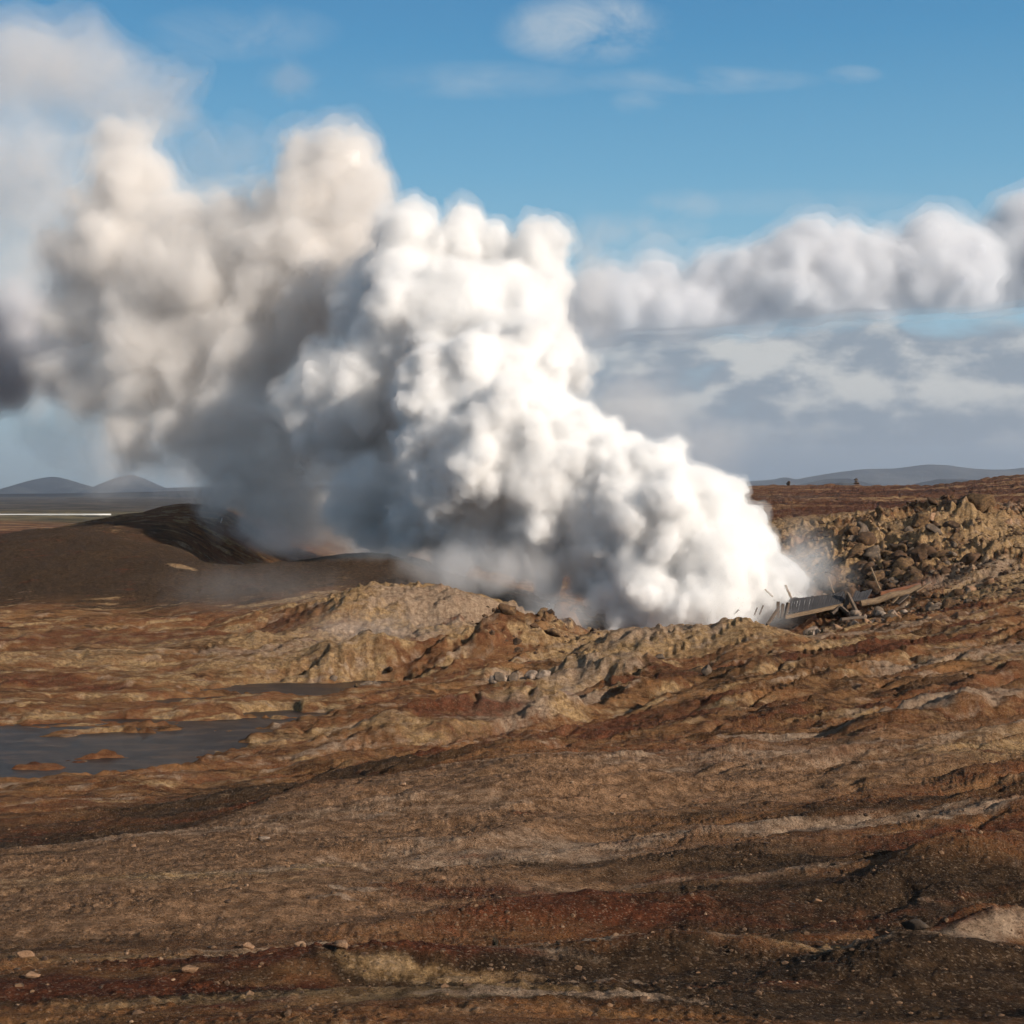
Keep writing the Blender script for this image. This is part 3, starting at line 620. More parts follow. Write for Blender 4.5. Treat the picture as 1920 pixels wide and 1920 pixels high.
def boxmesh(name, sx, sy, sz, bev=.02, loc=(0, 0, 0)):
    import bmesh
    bm = bmesh.new(); bmesh.ops.create_cube(bm, size=1); bmesh.ops.scale(bm, vec=(sx, sy, sz), verts=bm.verts); bmesh.ops.translate(bm, vec=loc, verts=bm.verts)
    if bev: bmesh.ops.bevel(bm, geom=bm.edges[:], offset=bev, segments=1, affect='EDGES')
    me = bpy.data.meshes.new(name); bm.to_mesh(me); bm.free(); return me
sup = boxmesh('support', .8, .9, 3.4, .04, (0, 0, -2.0))
for t in np.linspace(.62, .97, 8):
    p_ = pa * (1 - t) + pb * t; s_ = link('support', sup, M_CONC, pipe); s_.location = p_

# ------------------------------------------------------------------ stones
def rock_mat(name, c1, c2, c3):
    m, n, l, b = mat(name); g = NT(m); p = g.pos()
    oi = n.new('ShaderNodeObjectInfo').outputs['Random']
    c = g.mix(g.ramp(g.noise(p, 1.6, 6, .7), .35, .65), c1, c2)
    c = g.mix(g.ramp(g.math('ADD', g.noise(p, 4, 5, .7), g.math('MULTIPLY', oi, .25)), .60, .85, 0, .8), c, c3)
    c = g.mix(g.math('MULTIPLY', oi, .35), c, c1)
    g.put(b.inputs['Base Color'], c); b.inputs['Roughness'].default_value = .92; b.inputs['Specular IOR Level'].default_value = .2
    g.put(b.inputs['Normal'], g.bump(g.noise(p, 7, 7, .75), .8, .06)); return m
M_BROWN = rock_mat('brown_rock', (.040, .024, .014), (.115, .064, .035), (.26, .155, .07))
M_GREY = rock_mat('grey_rock', (.060, .044, .032), (.15, .11, .08), (.28, .20, .13))
M_PALE = rock_mat('pale_rock', (.13, .092, .065), (.32, .24, .18), (.46, .36, .28))
M_TAN = rock_mat('tan_rock', (.17, .095, .052), (.32, .19, .11), (.42, .28, .18))
def rock(seed, sub=3, flat=1.0):
    g = np.random.default_rng(seed); V, F = ICO[sub]; V = V.copy()
    for _ in range(15):
        n = g.normal(size=3); n /= np.linalg.norm(n); c = g.uniform(.42, .82); d = V @ n
        V -= np.where(d > c, (d - c) * .92, 0)[:, None] * n
    q = V * 1.6 + seed * 3.1
    V *= (1 + (.20 * noise3(q, seed) + .11 * noise3(q * 2.6, seed + 1) + .05 * noise3(q * 6, seed + 2)))[:, None]
    V *= np.array((1.15, .9, .78 * flat)) * g.uniform(.85, 1.15, 3)
    return npmesh('rock', V, F, smooth=sub > 2)
ROCKS = {nm: [rock(k * 7 + i, 3) for i in range(9)] for k, (nm) in enumerate(('brown', 'grey', 'pale', 'tan'), 1)}
RM = {'brown': M_BROWN, 'grey': M_GREY, 'pale': M_PALE, 'tan': M_TAN}
for k, L in ROCKS.items():
    for me in L: me.materials.append(RM[k])
def place_rock(kind, px, d, size, label, group=None, name='boulder', sink=.30, cat=None, lift=0, i=None, rot=None, stretch=(1, 1, 1)):
    me = ROCKS[kind][int(rng.integers(9)) if i is None else i]
    o = bpy.data.objects.new(name, me); COL.objects.link(o); x = px2x(px, d)
    o.location = (x, d, zat(x, d) + size * (.62 - sink) + lift)
    o.rotation_euler = rot or (rng.uniform(-.5, .5), rng.uniform(-.5, .5), rng.uniform(0, 6.28))
    s = size * rng.uniform(.85, 1.15, 3); o.scale = (s[0] * stretch[0], s[1] * stretch[1], s[2] * stretch[2])
    tag(o, label, cat or name.replace('_', ' '), group); return o
def scatter(n, kinds, pxr, dr, sizes, label, group, name='boulder', accept=None, **kw):
    c = 0; tries = 0
    while c < n and tries < n * 30:
        tries += 1
        px = rng.uniform(*pxr); d = rng.uniform(*dr)
        if accept and not accept(px, d): continue
        s = sizes[0] * (sizes[1] / sizes[0]) ** (rng.random() ** 1.8)
        place_rock(kinds[int(rng.integers(len(kinds)))], px, d, s, label, group, name, **kw); c += 1
scatter(105, ('brown', 'brown', 'brown', 'grey'), (1530, 1790), (127, 147), (.42, 1.35), 'rough brown boulder heaped on the dark rubble slope behind the broken boardwalk', 'boulders heaped behind the boardwalk', sink=.42)
scatter(60, ('brown',), (1530, 1740), (126, 141), (.6, 1.6), 'big dark brown block packed into the boulder wall right of the steam', 'big blocks right of the steam', sink=.5)
scatter(30, ('brown',), (1600, 1860), (150, 157), (.35, .95), 'dark boulder along the crest of the ochre rubble hill', 'boulders along the rubble crest', sink=.5)
scatter(40, ('brown', 'brown', 'tan'), (1740, 1990), (116, 150), (.3, .95), 'weathered boulder on the ochre slope at the right edge of the rubble', 'boulders on the ochre slope', sink=.55)
scatter(34, ('pale', 'pale', 'grey', 'tan'), (1500, 1720), (113, 123), (.3, .85), 'pale rounded rock in the heap under the broken boardwalk', 'pale rocks under the boardwalk')
scatter(16, ('grey', 'brown'), (1690, 1830), (113, 121), (.3, .8), 'dark angular rock beside the fallen timbers', 'dark rocks beside the fallen timbers')
scatter(16, ('brown',), (900, 1110), (98, 107), (.3, .75), 'dark rock on the jagged brown outcrop below the steam', 'rocks on the brown outcrop')
scatter(9, ('grey', 'brown'), (560, 780), (92, 98), (.3, .6), 'grey rock on the ochre bank above the upper channel', 'rocks on the ochre bank')
scatter(8, ('pale', 'grey'), (910, 1040), (83, 87), (.3, .6), 'smooth grey boulder in the row left of the ochre dome', 'smooth boulders in a row')
scatter(9, ('grey', 'brown'), (1090, 1430), (75, 92), (.25, .6), 'dark rock in the gully below the ochre knoll', 'rocks in the gully')
for px, py, d, s, k, lab in [
 (1168,1512,35.5,.10,'tan','small orange stone casting a shadow on the brown slope at centre right'),
 (755,1497,37,.09,'tan','pale stone near the brow of the gravel slope'),
 (495,1575,31.5,.13,'pale','low pale stone half way up the gravel slope'),
 (250,1592,31,.08,'tan','tan stone near the brow of the gravel slope at the left'),
 (1655,1722,21.9,.11,'tan','rounded reddish stone on the dark gravel at the right'),
 (1530,1662,23.8,.08,'tan','small tan stone below the pale band at the right'),
 (1720,1806,19.0,.17,'grey','flat dark slab casting a black shadow at the lower right'),
 (580,1768,20.1,.13,'tan','reddish lump on the red ridge near the bottom, right of its top'),
 (635,1780,19.8,.11,'tan','pinkish stone at the right end of the red ridge near the bottom'),
 (388,1785,19.8,.07,'pale','white chip on the red ridge near the bottom'),
 (465,1762,20.3,.08,'tan','small stone on the top of the red ridge near the bottom'),
 (60,1885,17.2,.09,'tan','pinkish stone on the dark red ground at the lower left'),
 (355,1888,17.1,.09,'tan','flat stone left of the sandy lump at the bottom'),
 (640,1865,17.6,.10,'tan','orange stone left of the sandy lump at the bottom'),
 (725,1905,16.7,.05,'pale','white pebble at the bottom edge below the sandy lump'),
 (1560,1690,23,.07,'tan','tan stone beside the pale tip of the red band'),
 (560,1830,18.6,.07,'tan','small reddish stone in the dark hollow below the red ridge'),
 (45,1803,19.5,.12,'tan','broad tan stone at the left edge near the bottom'),
]:
    place_rock(k, px, d, s, lab, name='stone', sink=.25, cat='stone', stretch=(1.25, 1, .8), rot=(rng.uniform(-.15, .15), rng.uniform(-.15, .15), rng.uniform(-.6, .6)))
# cairn on the far rise
CD = 392.; cx = px2x(1605, CD); cz = zat(cx, CD)
cairn = empty('cairn', (cx, CD, cz)); tag(cairn, 'small stone cairn standing alone on the skyline of the red plateau', 'cairn')
for i_, (zz, ss) in enumerate(((.25, .85), (.75, .65), (1.15, .48), (1.5, .32))):
    o = bpy.data.objects.new('stone', ROCKS['brown'][i_]); COL.objects.link(o); o.parent = cairn; o.location = (.05 * (i_ % 2), 0, zz); o.scale = (ss, ss, ss * .6)
for px_, d_, s_, l_ in ((1390,372,.6,'dark stone on the skyline left of the cairn'),(1478,380,.8,'low dark stone heap on the skyline nearest the steam'),(1840,150,1.6,'large grey boulder at the right end of the rubble hill'),(1790,141,1.3,'big dark boulder high on the right flank of the rubble hill')):
    place_rock('brown', px_, d_, s_, l_)

# gravel and rubble: too many to count
def soup(name, label, N, pxr, dr, size, matr, keep, sub=1, seed=5, power=1.):
    g = np.random.default_rng(seed)
    px = g.uniform(*pxr, N); d = dr[0] * (dr[1] / dr[0]) ** (g.random(N) ** power); x = (px - 960) / FPX * d
    k = keep(px, d, x); x = x[k]; d = d[k]; n = len(x); z = terrain(x, d)
    ok = z > .02; x, d, z = x[ok], d[ok], z[ok]; n = len(x)
    V0, F0 = ICO[sub]; s = size[0] * (size[1] / size[0]) ** (g.random(n) ** 3.6)
    jit = g.uniform(.65, 1.25, (n, len(V0), 1)); sc = g.uniform(.7, 1.25, (n, 1, 3)) * np.array((1.1, 1.1, .75))
    V = V0[None] * jit * sc * s[:, None, None] + np.stack([x, d, z - s * .05], 1)[:, None]
    F = F0[None] + (np.arange(n) * len(V0))[:, None, None]
    o = link(name, npmesh(name, V.reshape(-1, 3), F.reshape(-1, 3), False), matr); tag(o, label, name, kind='stuff'); return o
def gravel_mat():
    m, n, l, b = mat('gravel'); g = NT(m); p = g.pos()
    c = g.mix(g.ramp(g.noise(p, 5, 3, .6), .35, .65), (.035, .018, .009), (.16, .090, .046))
    c = g.mix(g.ramp(g.sep(g.voro(p, 6, 'F1', 'Color'))[0], (.86), 1, 0, .7), c, (.36, .23, .14))
    g.put(b.inputs['Base Color'], c); b.inputs['Roughness'].default_value = .95; return m
M_GRAV = gravel_mat()
def clump(x, d, s, lo): return smooth01((noise2(x / s, d / (s * .5), 77) + lo) * 1.6)
gg = np.random.default_rng(99)
soup('gravel', 'loose brown gravel strewn over the near slopes', 110000, (-150, 2070), (14, 66), (.005, .055), M_GRAV,
     lambda px, d, x: gg.random(len(x)) < .12 + .88 * clump(x, d, 2., -.05) * clump(x, d, 7., .2), power=.8)
def rubkeep(px, d, x):
    a_ = smooth01((px - 1460) / 90) * (d > 112) * (d < 158)
    b_ = ((px > 880) & (px < 1130) & (d > 95) & (d < 110)) * .6
    return gg.random(len(x)) < np.maximum(a_, b_) * (.35 + .65 * clump(x, d, 4., .1))
soup('rubble', 'small brown and ochre rubble covering the slope behind the boardwalk', 15000, (850, 2050), (93, 158), (.06, .42), M_BROWN, rubkeep, seed=8)

# ------------------------------------------------------------------ the broken boardwalk
def wood_mat(name, c1, c2):
    m, n, l, b = mat(name); g = NT(m); p = g.obj()
    q = g.map(p, (8, 8, 1.2)); oi = n.new('ShaderNodeObjectInfo').outputs['Random']
    c = g.mix(g.ramp(g.noise(q, 2.2, 6, .65), .35, .65), c1, c2); c = g.mix(g.math('MULTIPLY', oi, .5), c, c1)
    g.put(b.inputs['Base Color'], c); b.inputs['Roughness'].default_value = .85; g.put(b.inputs['Normal'], g.bump(g.noise(q, 6, 4, .6), .5, .02)); return m
M_DECK = wood_mat('weathered_deck', (.030, .029, .032), (.085, .078, .078)); M_WOOD = wood_mat('tan_timber', (.12, .075, .042), (.27, .18, .10)); M_RUST = wood_mat('rusty_timber', (.13, .045, .02), (.30, .12, .05))  # M_WOOD is a lighter tan than the deck boards
M_DWOOD = wood_mat('dark_timber', (.06, .042, .03), (.13, .09, .06))
def plank_mesh(L, w, t, seed=0):
    """a board along local Z with worn ends"""
    g = np.random.default_rng(seed); n = 8; V = []; F = []
    for i in range(n + 1):
        z = L * i / n; e = .03 * g.normal() if 0 < i < n else 0
        for sx, sy in ((-1, -1), (1, -1), (1, 1), (-1, 1)):
            zz = z + (g.uniform(-.06, .06) * L * .3 if i in (0, n) else 0)
            V.append((sx * w / 2 * (1 + g.uniform(-.05, .05)) + e * .15, sy * t / 2 * (1 + g.uniform(-.05, .05)), zz))
    for i in range(n):
        for k in range(4):
            k2 = (k + 1) % 4; F.append((i * 4 + k, i * 4 + k2, i * 4 + 4 + k2, i * 4 + 4 + k))
    F.append((3, 2, 1, 0)); F.append((n * 4, n * 4 + 1, n * 4 + 2, n * 4 + 3)); return pymesh('board', V, F)
def log_mesh(L, r, seed=0, seg=12):
    g = np.random.default_rng(seed); n = 14
    path = [(.02 * L * math.sin(i * .7 + seed) * .4, .012 * L * math.cos(i * .9), L * i / n) for i in range(n + 1)]
    V, F = tube(path, [r * g.uniform(.92, 1.06) for _ in range(n + 1)], seg); return pymesh('log', V, F, False)
def aim(o, a, b, roll=0.):
    a = Vector(a); b = Vector(b); q = (b - a).to_track_quat('Z', 'Y'); o.rotation_mode = 'QUATERNION'
    from mathutils import Quaternion
    o.rotation_quaternion = q @ Quaternion((0, 0, 1), roll); o.location = a
BD = 124.0
walk = empty('broken_boardwalk', tuple(P(1560, 1160, BD))); tag(walk, 'collapsed wooden boardwalk with tilted dark planks sagging into the steam', 'boardwalk')
W0 = Vector(walk.location)
def part_line(name, pa_, pb_, r, m_, seed, parent=walk, log=True, w=.2, t=.08, origin=W0):
    a_ = Vector(P(*pa_)) - origin; b_ = Vector(P(*pb_)) - origin; L = (b_ - a_).length
    o = link(name, log_mesh(L, r, seed) if log else plank_mesh(L, w, t, seed), m_, parent); aim(o, a_, b_); return o
dk = [plank_mesh(1.32, .185, .06, s_) for s_ in range(5)]
def deck(pt0, pt1, pb0, pb1, n, dt, db, skip=()):
    for i in range(n):
        if i in skip: continue
        t = (i + .5) / n; j = rng.uniform(-.6, .6)
        top = Vector(P(pt0[0] + (pt1[0] - pt0[0]) * t + j, pt0[1] + (pt1[1] - pt0[1]) * t + 2.5 * math.sin(t * 3) + rng.uniform(-1.8, 1.2), dt)) - W0
        bot = Vector(P(pb0[0] + (pb1[0] - pb0[0]) * t + j * .5, pb0[1] + (pb1[1] - pb0[1]) * t + 1.6 * math.sin(t * 3), db)) - W0
        o = link('deck_plank', dk[i % 5], M_DECK, walk); aim(o, bot, top)
        o.scale = (1, 1, (top - bot).length / 1.32)
deck((1481,1122), (1591,1108), (1478,1150), (1578,1134), 22, BD + .9, BD - .1)
deck((1604,1109), (1636,1104), (1596,1127), (1625,1123), 8, BD + .9, BD - .1)
part_line('beam', (1474,1157,BD-.3), (1580,1135,BD-.2), .17, M_WOOD, 3, log=False, w=.28, t=.30)
part_line('beam', (1480,1126,BD+1.0), (1592,1112,BD+1.0), .10, M_DWOOD, 4, log=False, w=.2, t=.2)
part_line('beam', (1592,1128,BD+.1), (1632,1124,BD+.1), .10, M_DWOOD, 5, log=False, w=.2, t=.2)
for a_, b_ in (((1459,1158,BD),(1459,1128,BD)),((1466,1160,BD),(1468,1132,BD)),((1590,1134,BD),(1586,1108,BD)),((1584,1142,BD),(1590,1112,BD)),((1612,1158,BD-1.2),(1589,1112,BD)),((1577,1138,BD-.5),(1598,1156,BD-1.4)),((1472,1160,BD-.2),(1478,1130,BD)),((1560,1150,BD-.6),(1575,1136,BD-.3))):
    part_line('post', a_, b_, .11, M_DWOOD, int(a_[0]), log=False, w=.24, t=.22)
def timber(name, label, pa_, pb_, r, m_, log=True, w=.2, t=.08, group=None, cat=None):
    a_ = Vector(P(*pa_)); b_ = Vector(P(*pb_)); L = (b_ - a_).length
    o = link(name, log_mesh(L, r, int(pa_[0])) if log else plank_mesh(L, w, t, int(pa_[0])), m_); aim(o, a_, b_); tag(o, label, cat or name.split('_')[-1], group); return o
timber('fallen_beam', 'thick pale round timber slanting up to the right of the broken boardwalk', (1614,1133,BD-.6), (1728,1102,BD-.4), .27, M_WOOD, cat='beam')
timber('fallen_beam', 'rusty orange beam lying above the thick pale timber', (1650,1113,BD+.3), (1727,1096,BD+.2), .22, M_RUST, False, .42, .3, cat='beam')
timber('fallen_beam', 'thin splintered board crossing the upper ends of the fallen beams', (1718,1109,BD-.9), (1745,1091,BD-.5), .1, M_WOOD, False, .22, .08, cat='beam')
timber('fallen_plank', 'long dark plank running right from the ends of the fallen beams', (1734,1104,BD-.2), (1768,1101,BD+.2), .1, M_DWOOD, False, .25, .1)
timber('fallen_plank', 'narrow grey plank leaning against pale rocks right of the boardwalk', (1722,1129,BD-1.5), (1743,1113,BD-1), .1, M_WOOD, False, .2, .08)
timber('fallen_plank', 'wide brown plank propped below the thick pale timber', (1682,1132,BD-1.4), (1702,1115,BD-.8), .1, M_DWOOD, False, .45, .1)
timber('fallen_plank', 'short brown board propped beside the wide plank under the timber', (1672,1131,BD-1.3), (1684,1119,BD-.9), .1, M_WOOD, False, .22, .08)
timber('fallen_plank', 'short red board lying on the rubble right of the boardwalk', (1794,1106,BD+2), (1800,1114,BD+1), .1, M_RUST, False, .3, .08)
timber('fallen_plank', 'dark plank lying on the ridge in front of the boardwalk posts', (1577,1161,112.6), (1618,1156.5,113.2), .1, M_DWOOD, False, .3, .18)
timber('leaning_pole', 'thin upright pole with a sunlit side at the edge of the steam', (1486,1126,BD+1.2), (1472,1097,BD+1.6), .10, M_WOOD, cat='pole')
timber('leaning_pole', 'thin pole half lost in the steam left of the sunlit one', (1449,1119,BD+1), (1434,1105,BD+1), .07, M_WOOD, cat='pole')
timber('leaning_pole', 'faint thin pole behind the middle of the boardwalk deck', (1563,1112,BD+3), (1553,1082,BD+3.4), .07, M_WOOD, cat='pole')
timber('leaning_pole', 'tall thin pole leaning left behind the second deck section', (1650,1106,BD+1.2), (1633,1064,BD+2.4), .08, M_WOOD, cat='pole')
for i_, (a_, b_, l_) in enumerate((((1424,1152,BD),(1431,1135,BD),'upright dark board end, nearer the boardwalk of the two stubs in the steam'),((1414,1154,BD),(1420,1139,BD),'upright dark board end, farther left of the two stubs in the steam'),((1376,1152,BD),(1385,1143,BD),'broken plank end poking left out of the steam'))):
    timber('broken_plank', l_, a_, b_, .1, M_DWOOD, False, .28, .08)
timber('fallen_plank', 'pale plank sliding into the vent below the boardwalk', (1374,1192,BD-6), (1432,1172,BD-6), .1, M_DWOOD, False, .3, .1)
timber('fallen_beam', 'dark beam sloping down into the steam left of the posts', (1438,1172,BD-4), (1460,1140,BD-1), .1, M_DWOOD, False, .2, .2, cat='beam')

# ------------------------------------------------------------------ dry tufts
M_TUFT, n_, l_, b_ = mat('dry_tuft'); b_.inputs['Base Color'].default_value = (.035, .030, .018, 1); b_.inputs['Roughness'].default_value = .9
def tuft(px, d, h, label, seed, n=46):
    g = np.random.default_rng(seed); V = []; F = []
    for i in range(n):
        a_ = g.uniform(0, 6.28); lean = g.uniform(.1, .9); L = h * g.uniform(.5, 1.1); w = h * .035; c = np.array((g.normal() * h * .12, g.normal() * h * .12, 0))
        dr = np.array((math.cos(a_), math.sin(a_), 0)); sd = np.array((-math.sin(a_), math.cos(a_), 0)); b0 = len(V)
        for k in range(4):
            t = k / 3; p_ = c + dr * lean * L * t * t * .9 + np.array((0, 0, L * (t - .35 * lean * t * t))); ww = w * (1 - t * .85)
            V += [p_ - sd * ww, p_ + sd * ww]
        for k in range(3): F.append((b0 + 2 * k, b0 + 2 * k + 1, b0 + 2 * k + 3, b0 + 2 * k + 2))
    x = px2x(px, d); o = link('dry_tuft', pymesh('dry_tuft', V, F), M_TUFT); o.location = (x, d, zat(x, d) - .02); tag(o, label, 'plant'); return o
tuft(930, 18.7, .17, 'small dark tuft of dry grass alone on the near gravel', 1)
tuft(1520, 108, .8, 'dark dry shrub on the ridge just below the boardwalk deck', 2)
tuft(1541, 108.6, .65, 'dark dry shrub right beside a slightly bigger one on the ridge', 3)
tuft(1487, 106.5, .65, 'dark dry shrub at the left on the ridge below the boardwalk posts', 4)
# ------------------------------------------------------------------ the steam plume
STEAM_FRONT = [  # photo column, row, radius in photo pixels, distance in metres
 (1430,1120,62,128),(1475,1085,45,129),(1380,1130,70,127),(1320,1120,75,126),(1250,1140,55,126),(1190,1120,50,128),
 (1400,1040,60,129),(1340,1030,85,127),(1330,930,55,128),(1265,950,80,127),(1235,880,58,128),(1190,960,90,128),(1200,1050,85,128),
 (1150,880,70,129),(1110,960,85,130),(1120,1050,60,131),(1060,1020,60,132),(1030,1080,40,134),(1085,850,80,131),(1010,900,95,130),(1000,980,65,132),
 (1030,790,75,133),(940,830,95,131),(880,860,90,131),(845,820,75,132),(900,740,95,134),(960,700,85,135),(830,720,80,134),(790,745,60,134),
 (920,930,65,133),(890,990,60,135),(950,1020,55,136),(840,960,60,136),(790,990,55,138),(860,1040,40,139), (760,1000,45,139)]
STEAM_MID = [
 (962,600,85,142),(890,600,105,142),(800,590,105,143),(720,640,85,144),(650,720,75,144),(590,745,55,144),(555,760,38,144),(640,790,70,144),(620,830,45,145),
 (720,750,85,146),(720,840,60,148),(770,520,80,146),(760,440,58,147),(770,400,30,147),(850,500,75,148),(860,430,42,150),(930,500,65,148),(995,480,60,147),(1015,440,40,147),(1050,700,45,143),
 (985,555,66,147),(1030,620,40,149),(690,560,80,150),(680,930,48,141),(650,960,40,141),(625,955,25,141),(690,900,28,141),(735,940,50,142),(700,990,45,143),(755,985,45,143),(650,870,22,144)]
STEAM_BACK = [
 (640,310,68,185),(590,320,70,186),(665,350,55,185),(600,380,90,186),(660,430,65,184),(545,275,40,187),(520,440,95,188),(600,480,90,184),(640,560,80,182),
 (430,450,90,190),(340,440,85,192),(260,380,75,194),(200,320,60,196),(225,270,40,196),(175,400,60,196),(240,470,85,194),(200,520,70,194),(300,540,95,192),
 (400,550,105,190),(500,560,105,187),(570,620,85,184),(470,650,100,186),(370,650,95,188),(270,630,90,190),(200,640,55,191),(210,700,50,191),(280,720,75,189),
 (360,740,75,187),(450,740,75,184),(330,800,60,186),(400,820,60,184),(440,880,48,180),(470,800,58,178),(475,870,50,176),(455,930,42,175),(520,900,55,180),(570,880,60,182),(600,820,70,184),
 (520,970,42,176),(580,970,50,178),(640,930,55,182),(640,1000,30,176),(690,860,70,184),(760,900,70,184),(700,980,60,186),(780,1000,55,186),(140,480,60,198),(150,580,55,197),(130,690,45,194),(170,760,50,192),(250,820,55,190)]
STEAM_THIN = [(130,240,60,200),(110,300,50,200),(95,520,50,200),(150,760,50,198),(110,820,40,200),(200,860,50,198),(350,250,40,200),(400,290,35,199),(460,270,40,198),(90,560,60,202),(40,100,85,205),(130,130,80,205),(220,190,70,204),(290,210,55,203),(60,230,70,205),(20,300,70,205),(80,340,60,204),(40,420,75,205),(20,520,60,206),(70,600,60,206),(20,640,65,206),(50,700,55,206),(20,740,50,206),(110,420,40,203),(-60,200,90,206),(-70,400,100,206),(-60,620,90,206),(330,160,30,203)]
STEAM_BACK = [(a_, b_, c_, 153 + (d_ - 174) * .75) for a_, b_, c_, d_ in STEAM_BACK]
def puffs(L):
    out = []
    for px, py, r, d in L:
        c = P(px, py, d); out.append((*c, r / FPX * d))
    return np.array(out)
def surf_steam_mat(c=(.985, .98, .975)):
    m, n, l, b = mat('dense_steam')
    b.inputs['Base Color'].default_value = (*c, 1); b.inputs['Roughness'].default_value = 1; b.inputs['Specular IOR Level'].default_value = 0
    b.inputs['Subsurface Weight'].default_value = 1; b.inputs['Subsurface Radius'].default_value = (1, 1, 1); b.inputs['Subsurface Scale'].default_value = 3.0
    return m
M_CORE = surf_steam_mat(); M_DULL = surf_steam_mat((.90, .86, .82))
def plume(L, name, label, voxel, seed, shells, core_push, warp, n1=13, n2=7, r1=(.24,.56), n3=0, tint=(.998, .997, .995), core_mat=None):
    S = puffs(L); lv0 = fractal_puffs(S, n1, n2, seed=seed, r1=r1, n3=n3)
    def layer(p, vx, core=False):
        lv = []
        for q, sub in list(zip(lv0, (3, 2, 1, 1)))[:2 if core else 4]:
            q = q.copy(); q[:, 3] += p; q = q[q[:, 3] > vx * (2.6 if core else 1.1)]; lv.append((q, sub))
        return puff_mesh(lv, vx, disp=((1.2, .28), (.45, .2)), warp=warp, seed=seed)
    root = None
    if core_push is not None: root = link(name, layer(core_push, voxel, True), core_mat or M_CORE); tag(root, label, 'steam', kind='stuff')
    for push, dens in shells:
        o = link('steam_veil' if root else name, layer(push, voxel * (1 + .3 * max(push, 0))), vol_mat('steam_veil', tint, dens, .0), root)
        if root is None: root = o; tag(root, label, 'steam', kind='stuff')
    return root
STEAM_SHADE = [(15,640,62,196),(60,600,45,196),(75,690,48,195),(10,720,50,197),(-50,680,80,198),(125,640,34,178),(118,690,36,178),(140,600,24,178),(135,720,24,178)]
plume(STEAM_FRONT, 'steam_plume', 'dense white steam billowing from the vent beside the broken boardwalk', .20, 3, ((-.3, 1.5), (.05, .9), (.45, .17)), -1.0, ((1.0, 7.), (.55, 2.2), (.26, .7), (.10, .33)), 12, 9, n3=4)
plume(STEAM_MID, 'steam_plume', 'tall white middle part of the steam plume leaning left', .27, 4, ((-.4, .95), (.1, .5), (.7, .12)), -1.4, ((1.3, 8.), (.85, 2.8), (.4, .95), (.14, .42)), 12, 8)
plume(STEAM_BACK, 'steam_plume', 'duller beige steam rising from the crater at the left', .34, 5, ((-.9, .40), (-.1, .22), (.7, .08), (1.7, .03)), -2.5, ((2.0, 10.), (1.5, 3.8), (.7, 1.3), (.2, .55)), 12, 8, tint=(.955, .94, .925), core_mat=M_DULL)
plume(STEAM_THIN, 'steam_scraps', 'torn thin grey and beige steam along the left edge of the sky', .6, 6, ((-.8, .04), (.5, .026), (1.8, .014)), None, ((3., 12.), (2.6, 4.5), (1.0, 1.5)), tint=(.93, .92, .915))
plume(STEAM_SHADE, 'steam_scraps', 'dark shaded steam patches at the left edge below the torn steam', .5, 7, ((-.6, .4), (.2, .2), (1.2, .07)), None, ((2., 10.), (1.4, 3.4), (.6, 1.3)), tint=(.85, .85, .87))  # shade on these patches is put into a darker tint
WISPS = [ # column, row, half width, half height, distance, density, label
 (90,130,300,130,205,.05,'thin grey steam drifting across the top left corner'),
 (40,320,190,190,204,.07,'torn beige steam at the upper left edge'),
 (290,190,120,70,204,.04,'faint steam scrap over the left column'),
 (540,150,90,60,204,.05,'faint steam scrap above the tallest billow'),
 (60,560,150,190,205,.05,'thin steam veil at the left edge half way up'),
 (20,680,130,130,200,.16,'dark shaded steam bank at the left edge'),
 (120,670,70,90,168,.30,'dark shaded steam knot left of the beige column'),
 (220,850,170,100,200,.06,'grey steam veil hanging left of the crater'),
 (340,880,90,90,190,.15,'grey shaded steam at the crater edge'),
 (520,1000,150,80,168,.35,'dim brownish steam filling the crater'),
 (720,1030,180,70,136,.16,'dusty steam drifting over the crater rim'),
 (1105,560,85,200,152,.2,'soft beige steam along the right side of the tall column'),
 (1190,780,160,150,152,.11,'pale steam veil right of the tall column'),
 (1330,840,130,110,150,.08,'faint steam veil above the right end of the plume'),
 (1510,1070,95,120,127,.2,'soft steam edge blowing over the boardwalk'),
 (1570,1080,80,60,126,.05,'thin steam drifting among the dark boulders'),
 (1430,1160,110,45,123,.14,'low steam around the broken posts'),
 (1730,1090,60,25,122,.06,'small puff over the ends of the fallen beams'),
 (900,1070,240,90,124,.30,'steam rolling over the ochre ridge'),
 (1040,1160,150,80,106,.2,'steam creeping round the brown outcrop'),
 (480,1100,330,75,114,.035,'thin ground steam below the crater'),
 (700,1180,260,60,99,.06,'thin ground steam above the upper channel'),
 (1060,1320,70,45,80,.16,'small steam puff rising from the gully pool'),
 (1850,1010,100,50,148,.03,'faint steam over the right end of the rubble hill'),
]
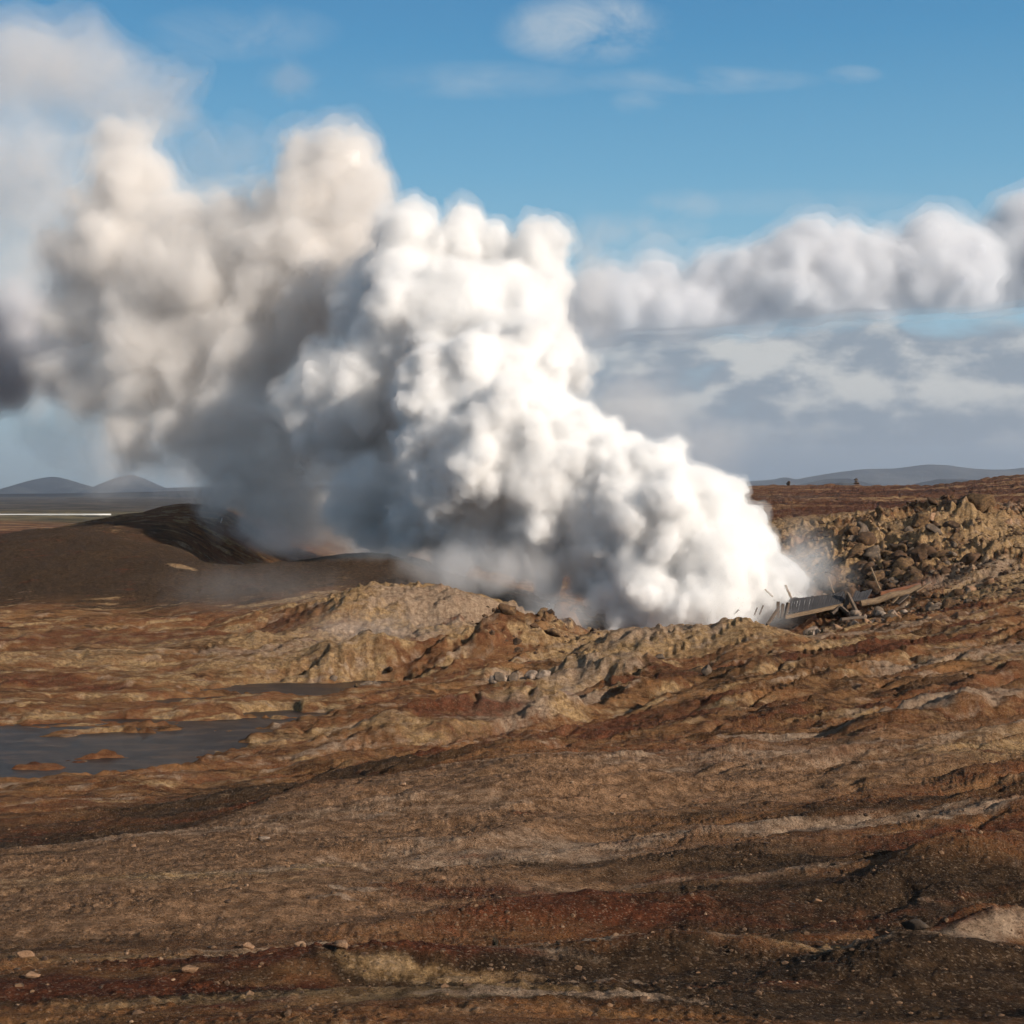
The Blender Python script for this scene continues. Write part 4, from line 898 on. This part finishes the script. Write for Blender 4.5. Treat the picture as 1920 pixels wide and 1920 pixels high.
# ------------------------------------------------------------------ drifting thin steam
def wisp_mat():
    m = bpy.data.materials.new('thin_steam'); m.use_nodes = True; n = m.node_tree.nodes; l = m.node_tree.links; n.clear(); g = NT(m)
    o = n.new('ShaderNodeOutputMaterial'); v = n.new('ShaderNodeVolumePrincipled'); v.inputs['Color'].default_value = (.96, .96, .97, 1); v.inputs['Anisotropy'].default_value = .1
    tc = g.obj(); ln = n.new('ShaderNodeVectorMath'); ln.operation = 'LENGTH'; l.new(tc, ln.inputs[0])
    f = g.ramp(ln.outputs['Value'], 1.0, .15)
    geo = n.new('ShaderNodeTexCoord'); p = g.pos()
    nz = g.noise(p, .20, 6, .68, .9); f2 = g.ramp(g.math('ADD', nz, g.math('MULTIPLY', f, .25)), .48, .80)
    oi = n.new('ShaderNodeObjectInfo'); sc = g.sep(oi.outputs['Color'])[0]
    d = g.math('MULTIPLY', g.math('MULTIPLY', f, f2), sc); l.new(d, v.inputs['Density']); l.new(v.outputs[0], o.inputs['Volume'])
    m.cycles.volume_step_rate = 1.0 if hasattr(m.cycles, 'volume_step_rate') else 1.0
    return m
M_WISP = wisp_mat()
WV, WF = ICO[2]; wisp_me = npmesh('steam_wisp', WV, WF)
wisp_me.materials.append(M_WISP)
def wisp(px, py, rx, ry, d, dens, label, depth=None):
    o = bpy.data.objects.new('steam_wisp', wisp_me); COL.objects.link(o); o.location = P(px, py, d)
    sx = rx / FPX * d; sz = ry / FPX * d; o.scale = (sx, depth or min(sx, sz * 1.5), sz); o.color = (dens, 0, 0, 1); tag(o, label, 'steam', kind='stuff')
for a_ in WISPS: wisp(*a_)

# ------------------------------------------------------------------ clouds beyond the haze
def cloud_mat():
    m, n, l, b = mat('cloud'); b.inputs['Base Color'].default_value = (.56, .57, .61, 1); b.inputs['Roughness'].default_value = 1; b.inputs['Specular IOR Level'].default_value = 0  # grey base colour carries the partial shadow on the cloud
    b.inputs['Subsurface Weight'].default_value = 1; b.inputs['Subsurface Radius'].default_value = (1, 1, 1); b.inputs['Subsurface Scale'].default_value = 60
    return m
M_CLOUD = cloud_mat()
def cloud(L, label, flat, voxel, seed, shells, core_push, warp):
    lv0 = fractal_puffs(puffs(L), 13, 8, seed=seed, r1=(.3, .6))
    def layer(p, vx):
        lv = []
        for q, sub in zip(lv0, (2, 2, 1)):
            q = q.copy(); q[:, 3] += p; q = q[q[:, 3] > vx * 1.1]; lv.append((q, sub))
        me = puff_mesh(lv, vx, disp=((voxel * 5, voxel * 1.1), (voxel * 2.2, voxel * .5)), warp=warp, wscale=voxel * 14, seed=seed)
        if flat is not None:
            v = verts_of(me); fl = HCAM - (flat[0] + (v[:, 0] / v[:, 1] * FPX + 960 - 1080) * flat[1] - HPY) / FPX * v[:, 1] - p * .6 + 75 * noise3(v / 620., seed + 5) + 30 * noise3(v / 170., seed + 6)
            below = fl - v[:, 2]; v[:, 2] = np.where(below > 0, fl - below * (.10 + .25 * (p > 20)), v[:, 2])
            me.vertices.foreach_set('co', v.ravel()); me.update()
        return me
    root = None
    if core_push is not None: root = link('clouds', layer(core_push, voxel), M_CLOUD)
    for push, dens in shells:
        o = link('clouds' if root is None else 'cloud_veil', layer(push, voxel * 1.2), vol_mat('cloud_veil', (.93, .935, .95), dens, .0), root)
        if root is None: root = o
    tag(root, label, 'clouds', kind='stuff')
CL = 14500.
cloud([(1040,610,45,CL),(1100,600,50,CL),(1150,580,62,CL),(1200,560,60,CL),(1235,520,34,CL),(1270,585,70,CL),(1330,560,60,CL),(1385,530,62,CL),(1330,520,34,CL),(1450,530,75,CL),(1490,480,52,CL),(1518,450,34,CL),(1560,500,66,CL),(1600,530,60,CL),(1650,515,62,CL),(1620,480,34,CL),
       (1700,500,60,CL),(1740,465,52,CL),(1768,432,30,CL),(1790,490,64,CL),(1730,520,60,CL),(1830,530,44,CL),(1890,520,60,CL+900),(1900,450,50,CL+900),(1950,480,80,CL+900),(2050,470,90,CL+900),(2200,460,100,CL+900),(1400,580,60,CL),(1520,560,60,CL),(1180,610,40,CL),(1300,610,40,CL),(1640,555,45,CL)],
      'long grey based cumulus roll across the right of the sky', (632, -.085), 34, 21, ((-60, .008), (0, .005), (70, .0018), (170, .0005)), -130, ((60, 700.), (55, 260.)))

# ------------------------------------------------------------------ haze
hz = boxmesh('haze', 19800, 19800, 330, 0, (0, 0, 0)); hz.materials.append(vol_mat('haze', (.72, .84, 1.0), 0.00007, .3))
ho = bpy.data.objects.new('haze', hz); COL.objects.link(ho); ho.location = (0, 0, 150); tag(ho, 'thin bluish air over the whole plain', 'haze', kind='stuff')
